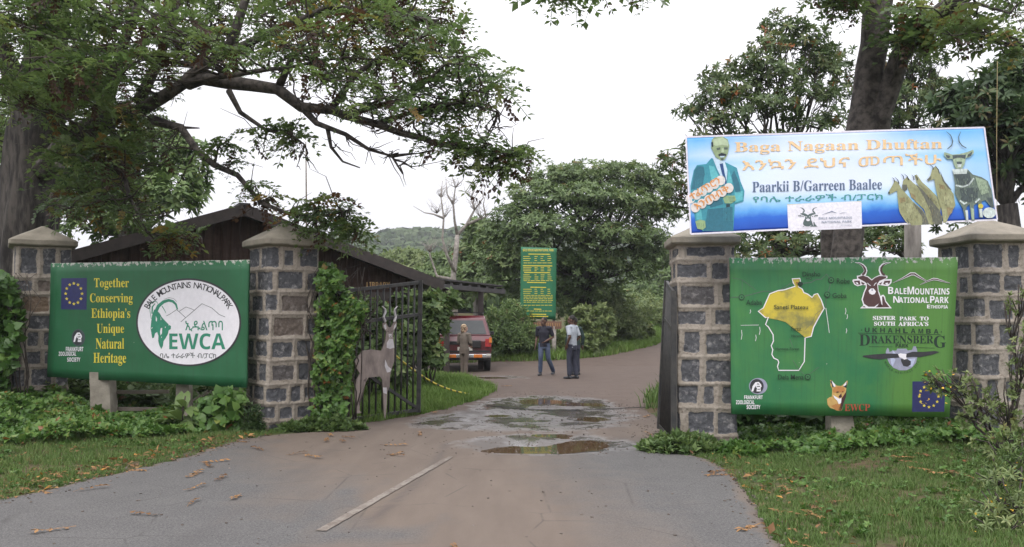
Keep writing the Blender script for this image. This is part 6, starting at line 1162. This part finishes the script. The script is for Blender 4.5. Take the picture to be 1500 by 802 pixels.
# undergrowth below the boards
def cover(name, poly, n, h, tm, size, lm, tint=.5, tvar=.16, hs=1.0, normals=True, seed=5):
    pg = [G(*p, zat(*G(*p)[:2])) if isinstance(p, tuple) and len(p) == 2 else p for p in poly]; q = fillpoly([(v[0], v[1]) for v in pg], n)
    m = fbm(q[:, 0]*1.7, q[:, 1]*1.7, seed); z = hgt(q[:, 0], q[:, 1])+h*np.clip(m*1.9-.35, .05, 1.3)*RNG.uniform(.25, 1, n)**.6*hs
    road = (q[:, 0] > xl(q[:, 1])+.1) & (q[:, 0] < xr(q[:, 1])-.05); q, z, m = q[~road], z[~road], m[~road]
    return tag(scatter(name, tm, np.column_stack([q, z]), size, lm, None, .5, np.tile([0, -.25, .9], (len(q), 1)) if normals else None, tint+.3*(m-.47), tvar), kind='stuff')
W = lambda *a: [Vector((x, y, 0)) for x, y in a]
cover('undergrowth', W((-10.5, 12.3), (-8.2, 10.8), (-6.2, 10.9), (-5.3, 11.7), (-4.4, 12.5), (-4.0, 13.4), (-5, 14.6), (-9, 16), (-11.5, 16)), 8500, .24, IVY+SPRIG+BROAD, (.045, .10), LEAF_IVY, .62)
cover('undergrowth', W((2.55, 11.6), (3.0, 10.75), (4.0, 10.45), (5.2, 10.6), (6.5, 10.4), (8, 10.5), (8.5, 13), (2.8, 13.2)), 6000, .2, IVY+SPRIG+BROAD, (.04, .095), LEAF_IVY, .55, seed=9)
cover('undergrowth', W((2.6, 12.3), (8.5, 12.3), (9, 17), (2.9, 17)), 2600, .8, BROAD, (.12, .24), LEAF_IVY, .3, seed=12)
cover('undergrowth', W((-9, 15), (-4, 14.4), (-3.2, 15), (-3.4, 18.5), (-9, 17)), 2200, .45, BROAD, (.12, .22), LEAF_BUSH, .45, seed=13)
cover('undergrowth', W((8.5, 10), (30, 9), (34, 48), (12, 46), (7, 30), (4.5, 17)), 5200, .7, BROAD, (.25, .6), LEAF_BUSH, .4, seed=15)
cover('undergrowth', W((-9.5, 11), (-30, 10), (-34, 48), (-12, 46), (-11, 24)), 4200, .7, BROAD, (.25, .6), LEAF_BUSH, .4, seed=16)
LUSH = leafmat('lush_grass_blade', [(0, (.075, .13, .026)), (.5, (.13, .215, .048)), (.9, (.17, .25, .07)), (1, (.22, .24, .1))], .6, .3, .2)
def lawn(name, poly, n, size, tint, seed, tvar=.13, mat=None):
    q = fillpoly([(v[0], v[1]) for v in poly], n); road = (q[:, 0] > xl(q[:, 1])+.10) & (q[:, 0] < xr(q[:, 1])-.05); bald = (fbm(q[:, 0]*1.1, q[:, 1]*1.1, seed+3) > .57) & (RNG.random(len(q)) < .75)
    q = q[~road & ~bald]; m = fbm(q[:, 0]*.8, q[:, 1]*.8, seed); sz = RNG.uniform(*size, len(q))*(.6+.9*fbm(q[:, 0]*2.5, q[:, 1]*2.5, seed+1))
    return tag(scatter(name, TUFT, np.column_stack([q, hgt(q[:, 0], q[:, 1])-.005]), sz, mat or GRASS, None, .2, None, tint+.5*(m-.47), tvar), kind='stuff')
lawn('grass', W((1.7, 3.5), (7, 3.5), (9.5, 8), (9, 11.6), (2.0, 11.6), (2.1, 9.6)), 34000, (.03, .065), .58, 3)
lawn('grass', W((-9, 3.5), (-4.4, 3.5), (-3.4, 12.6), (-2.2, 13.6), (-3.2, 14.4), (-6, 12.6), (-9.5, 11.8)), 28000, (.03, .07), .58, 5)
lawn('grass', W((-4.5, 14.2), (-2.2, 13.9), (-.3, 18), (-.2, 21), (-.8, 25.5), (-5, 26), (-6, 19)), 18000, (.08, .18), .55, 7, mat=LUSH)
lawn('grass', W((-2.4, 31.4), (1.6, 32.4), (4, 34), (6.8, 38.5), (8.2, 43), (14, 54), (12, 60), (0, 44), (-7, 36), (-9, 31.2), (-6.2, 31)), 12000, (.16, .32), .6, 9, mat=LUSH)
lawn('grass', W((2.2, 13), (2.6, 18), (4, 24), (7, 33), (11, 43), (16, 43), (10, 20), (5, 14)), 5000, (.15, .3), .6, 11)
def weeds(label, c, r, n, h, tm, size, lm, seed, name='weed_clump', cat='weeds', tint=.5):
    a = RNG.uniform(0, 6.28, n); q = np.sqrt(RNG.random(n)); x = c[0]+r[0]*q*np.cos(a); y = c[1]+r[1]*q*np.sin(a); z = hgt(x, y)*0+zat(*c[:2])+h*(1-q**2*.8)*RNG.uniform(.1, 1, n)
    z = np.maximum(z, .03); o = scatter(name, tm, np.column_stack([x, y, z]), size, lm, None, .55, None, np.full(n, tint), .16); tag(o, label, cat); return rebase(o, (c[0], c[1], zat(*c[:2])))
for nm, po, n_, sd_ in (('clover', W((2.4, 5), (7, 5), (8.5, 10.6), (3, 10.6), (2.4, 9)), 2600, 21), ('clover', W((-8, 5), (-5, 5), (-3.6, 12.2), (-6, 11.6), (-9, 11)), 2400, 22)):
    q = fillpoly([(v[0], v[1]) for v in po], n_); q = q[(fbm(q[:, 0]*1.3, q[:, 1]*1.3, sd_) > .46) & ~((q[:, 0] > xl(q[:, 1])+.05) & (q[:, 0] < xr(q[:, 1])-.02))]
    tag(scatter(nm, IVY+BROAD, np.column_stack([q, hgt(q[:, 0], q[:, 1])+RNG.uniform(.01, .05, len(q))]), (.02, .06), LEAF_IVY, None, .4, None, None, .15), kind='stuff')
weeds('weedy green tuft at the foot of the pillar under the portrait end of the banner', (2.1, 10.95), (.52, .34), 420, .22, SPRIG, (.06, .13), LEAF_BUSH, 1)
weeds('small weeds at the corner where the bright green board meets the road edge', (2.72, 10.75), (.3, .3), 160, .14, SPRIG, (.06, .11), LEAF_IVY, 2)
weeds('bluish upright weed growing against the front of the creeper-side pillar', (P(373, 600, 12.75).x, 12.72), (.13, .12), 130, .42, ROSF, (.07, .13), LEAF_DARK, 3)
weeds('grass and weeds along the foot of the creeper and gate hinge', (-2.75, 12.98), (.62, .22), 420, .18, SPRIG, (.06, .12), LEAF_BUSH, 4)
mu = thing('mullein', 'large-leaved pale green rosette plant below the right end of the dark green board', 'plant', gnd(268, 12.9)); mc = mu.location
bl = [leaf_simple(.2)]; MUL = [rosette(lambda rr: leaf_strip(.30, .5), 11, 5, (.1, 1.1), 0, (.75, 1.1))]
scatter('foliage', MUL, np.array([[mc.x, mc.y, mc.z+.14], [mc.x+.05, mc.y+.04, mc.z+.3], [mc.x-.2, mc.y+.15, mc.z+.1]]), np.array([.52, .36, .38]), LEAF_BUSH, mu, .1, None, np.array([.62, .7, .6]), .02, True)
MB().tube([mc, mc+Vector((.02, 0, .3)), mc+Vector((.05, .02, .5))], [.02, .018, .01], 6).build('stem', TWIG, mu, True)
creeper('leafy green climber hiding the gap between the dark green board and its pillar', [([(290, 590), (330, 572), (356, 575), (352, 640), (300, 650), (285, 620)], (12.7, 13.3), 1)], 420, (.08, .14), 66, base=gnd(325, 13), tint=.55)
# thorny shrub at the right edge, yellow flowers
sh = shrub('straggly thorny shrub with small yellow flowers in front of the right edge pillar', [(1475, 600, 44, 50, 9.6), (1430, 600, 36, 34, 9.8), (1495, 520, 20, 50, 9.4), (1405, 562, 30, 22, 9.9), (1492, 450, 14, 36, 9.6), (1372, 560, 20, 22, 10.1), (1475, 650, 50, 34, 9.4)], 300, SPRIG, (.045, .085), LEAF_PALE, 71, low=-.9, shell=.3, subs=16, dv=.7)
q = fillpoly([(1340, 540), (1400, 545), (1400, 590), (1350, 600)], 26); scatter('flowers', [leaf_ivy()], np.array([list(P(x, y, 9.7+RNG.uniform(-.2, .3))) for x, y in q]), (.018, .03), YELLOW, sh, .8)
for k, (px, py, d, lab) in enumerate(((1490, 725, 7.0, 'tall sparse weed with yellow flowers at the bottom right corner'), (1470, 775, 6.7, 'shorter leafy weed with yellow flowers left of the tall one at the bottom right'), (1490, 670, 8.0, 'dark feathery weed at the right edge under the thorny shrub'))):
    s_ = shrub(lab, [(px, py, 46, 50, d), (px-30, py+26, 40, 36, d), (px+20, py+30, 40, 40, d)], 190, ROSF, (.05, .10), LEAF_PALE if k < 2 else LEAF_BUSH, 75+k, 'weed', None, -.8, subs=8, cat='weed', dv=.7, shell=.3)
    if k < 2: q = RNG.uniform((px-50, py-50), (px+30, py+50), (16, 2)); scatter('flowers', [leaf_ivy()], np.array([list(P(x, y, d-.1+RNG.uniform(-.2, .2))) for x, y in q]), (.012, .022), YELLOW, s_, .8)
# fallen compound leaves
def fallen(seed):
    rr = random.Random(seed); v, f, t_ = leaf_pinnate(rr.choice((5, 6, 7)), .1, .24, 0, rr); v = v.copy(); v[:, 2] *= .15; v[:, 1] *= rr.uniform(.45, .8); n = RNG.normal(0, .02, len(v)); v[:, 2] += np.abs(n)*.9+.035*np.abs(np.sin(v[:, 0]*7+seed)); v[:, 2] -= v[:, 2].min()+.01; v[:, 1] += .06*np.sin(v[:, 0]*3+seed); return v, f, t_+rr.uniform(.2, .7)+RNG.normal(0, .12, len(v))
FM = []
for s_ in range(6):
    v, f, t_ = fallen(s_); o = npmesh('fallen_leaf', v, f, DRYLEAF, None, False, {'tint': np.clip(t_, 0, 1)}); FM.append(o)
road_l = [(107, 721), (316, 686), (276, 701), (314, 706), (266, 720), (356, 725), (274, 743), (240, 755), (110, 772), (386, 661), (448, 667), (364, 638), (476, 643), (496, 645), (556, 653), (566, 667), (612, 640), (568, 668), (660, 797), (420, 668), (95, 690), (500, 640), (485, 636)]
far_l = [(732, 566), (686, 572), (700, 585), (640, 603), (932, 653), (955, 640), (940, 612)]
verge_l = [(12, 712), (30, 700), (90, 690), (140, 682), (150, 640), (190, 655), (240, 662), (265, 660), (60, 605), (88, 640), (20, 720), (175, 690), (330, 650), (210, 640), (290, 675), (345, 640), (60, 720)]
right_l = [(1347, 672), (1335, 665), (1360, 680), (1400, 693), (1427, 702), (1197, 760), (1210, 764), (1257, 759), (1167, 737), (1173, 723), (1247, 735), (1160, 794), (1387, 715), (1080, 697), (1090, 703), (1098, 700), (1075, 690), (1330, 685), (1120, 770)]
first = [True]*6; k = 0
for grp, lab, lst, z in (('dry leaves scattered on the grey road', 'dry brown curled compound leaf lying on the tarmac', road_l, .035), ('dry leaves around the puddles', 'brown dead leaf on the muddy track beside the puddles', far_l, .04), ('dry leaves on the left verge', 'brown dead leaf in the grass of the left verge', verge_l, .05), ('dry leaves on the right lawn', 'brown dead leaf lying on the lawn in front of the bright green board', right_l, .05)):
    for x, y in lst:
        g = G(x, y); h_ = zat(g.x, g.y) if grp.endswith('verge') or grp.endswith('lawn') else .02; g = G(x, y, h_); o = FM[k % 6]; sc = random.uniform(.26, .42)
        if first[k % 6]: first[k % 6] = False; r_ = o; r_.location = (g.x, g.y, h_+.002+z*.12); r_.rotation_euler = (0, 0, random.uniform(0, 6.3)); r_.scale = (sc,)*3
        else: r_ = dup(o, (g.x, g.y, h_+.002+z*.12), (0, 0, random.uniform(0, 6.3)), sc)
        tag(r_, lab, 'fallen leaf', grp); k += 1
g = G(291, 681); o = dup(FM[2], (g.x, g.y, .025), (0, 0, .5), .34, 'orange-yellow fresh fallen leaf lying on the tarmac', 'dry leaves scattered on the grey road'); o.data = o.data.copy(); o.data.attributes['tint'].data.foreach_set('value', np.full(len(o.data.vertices), .98, np.float32)); o['category'] = 'fallen leaf'
def stone(seed):
    rr = np.random.default_rng(seed); V = np.array([(x, y, z) for z in (-.4, .5) for x, y in ((-1, -.8), (1, -.9), (.9, 1), (-.9, .9))], float)*.5*(1+rr.uniform(-.3, .2, (8, 3))); return V, np.array([[0, 1, 5, 4], [1, 2, 6, 5], [2, 3, 7, 6], [3, 0, 4, 7], [4, 5, 6, 7]]), np.zeros(8)
PEB = leafmat('gravel_stone', [(0, (.045, .038, .033)), (.6, (.12, .1, .085)), (1, (.2, .17, .15))], .9, 0, .2)
y1 = RNG.uniform(5, 12.4, 500); y2 = RNG.uniform(5, 11, 260); q = np.vstack([np.column_stack([xl(y1)+RNG.normal(.05, .14, 500), y1]), np.column_stack([xr(y2)+RNG.normal(-.04, .1, 260), y2]), np.column_stack([RNG.normal(.4, 1.1, 900), RNG.uniform(10.5, 20, 900)]), np.column_stack([RNG.normal(2.0, .18, 160), RNG.uniform(11.5, 17, 160)]), np.column_stack([RNG.uniform(-4, 1.8, 130), RNG.uniform(5, 11, 130)])])
tag(scatter('gravel', [stone(k) for k in range(4)], np.column_stack([q, np.where((q[:, 0] > xl(q[:, 1])) & (q[:, 0] < xr(q[:, 1])), .018, hgt(q[:, 0], q[:, 1])+.01)]), (.006, .024), PEB, None, .3, None, None, .25), kind='stuff')
# leaf litter along the road edges, too small to count
q = np.concatenate([np.column_stack([xl(y_)-RNG.uniform(-.12, .5, len(y_)), y_]) for y_ in [RNG.uniform(5, 12.4, 500)]]+[np.column_stack([xr(y_)+RNG.uniform(-.08, .6, len(y_)), y_]) for y_ in [RNG.uniform(5, 11, 160)]]+[np.column_stack([RNG.uniform(-9, -4, 260), RNG.uniform(9, 12, 260)])])
zz_ = np.where((q[:, 0] > xl(q[:, 1])) & (q[:, 0] < xr(q[:, 1])), .025, hgt(q[:, 0], q[:, 1])+.03); tag(scatter('leaf_litter', [leaf_simple(.3), leaf_strip(.2, .1)[:3] if False else leaf_simple(.2)], np.column_stack([q, zz_]), (.03, .10), DRYLEAF, None, .5, None, None, .3), kind='stuff')

# ------------------------------------------------------------------ moist hazy air
hz = MB().box((0, 420, 44), (1500, 1000, 95)).mesh('haze'); HZ = bpy.data.materials.new('hazy_air'); HZ.use_nodes = True; hn = HZ.node_tree.nodes; hn.remove(hn['Principled BSDF'])
pv = hn.new('ShaderNodeVolumePrincipled'); pv.inputs['Color'].default_value = (.86, .9, .96, 1); pv.inputs['Density'].default_value = .00045; HZ.node_tree.links.new(pv.outputs[0], hn['Material Output'].inputs['Volume'])
tag(link('haze', hz, HZ), kind='stuff')
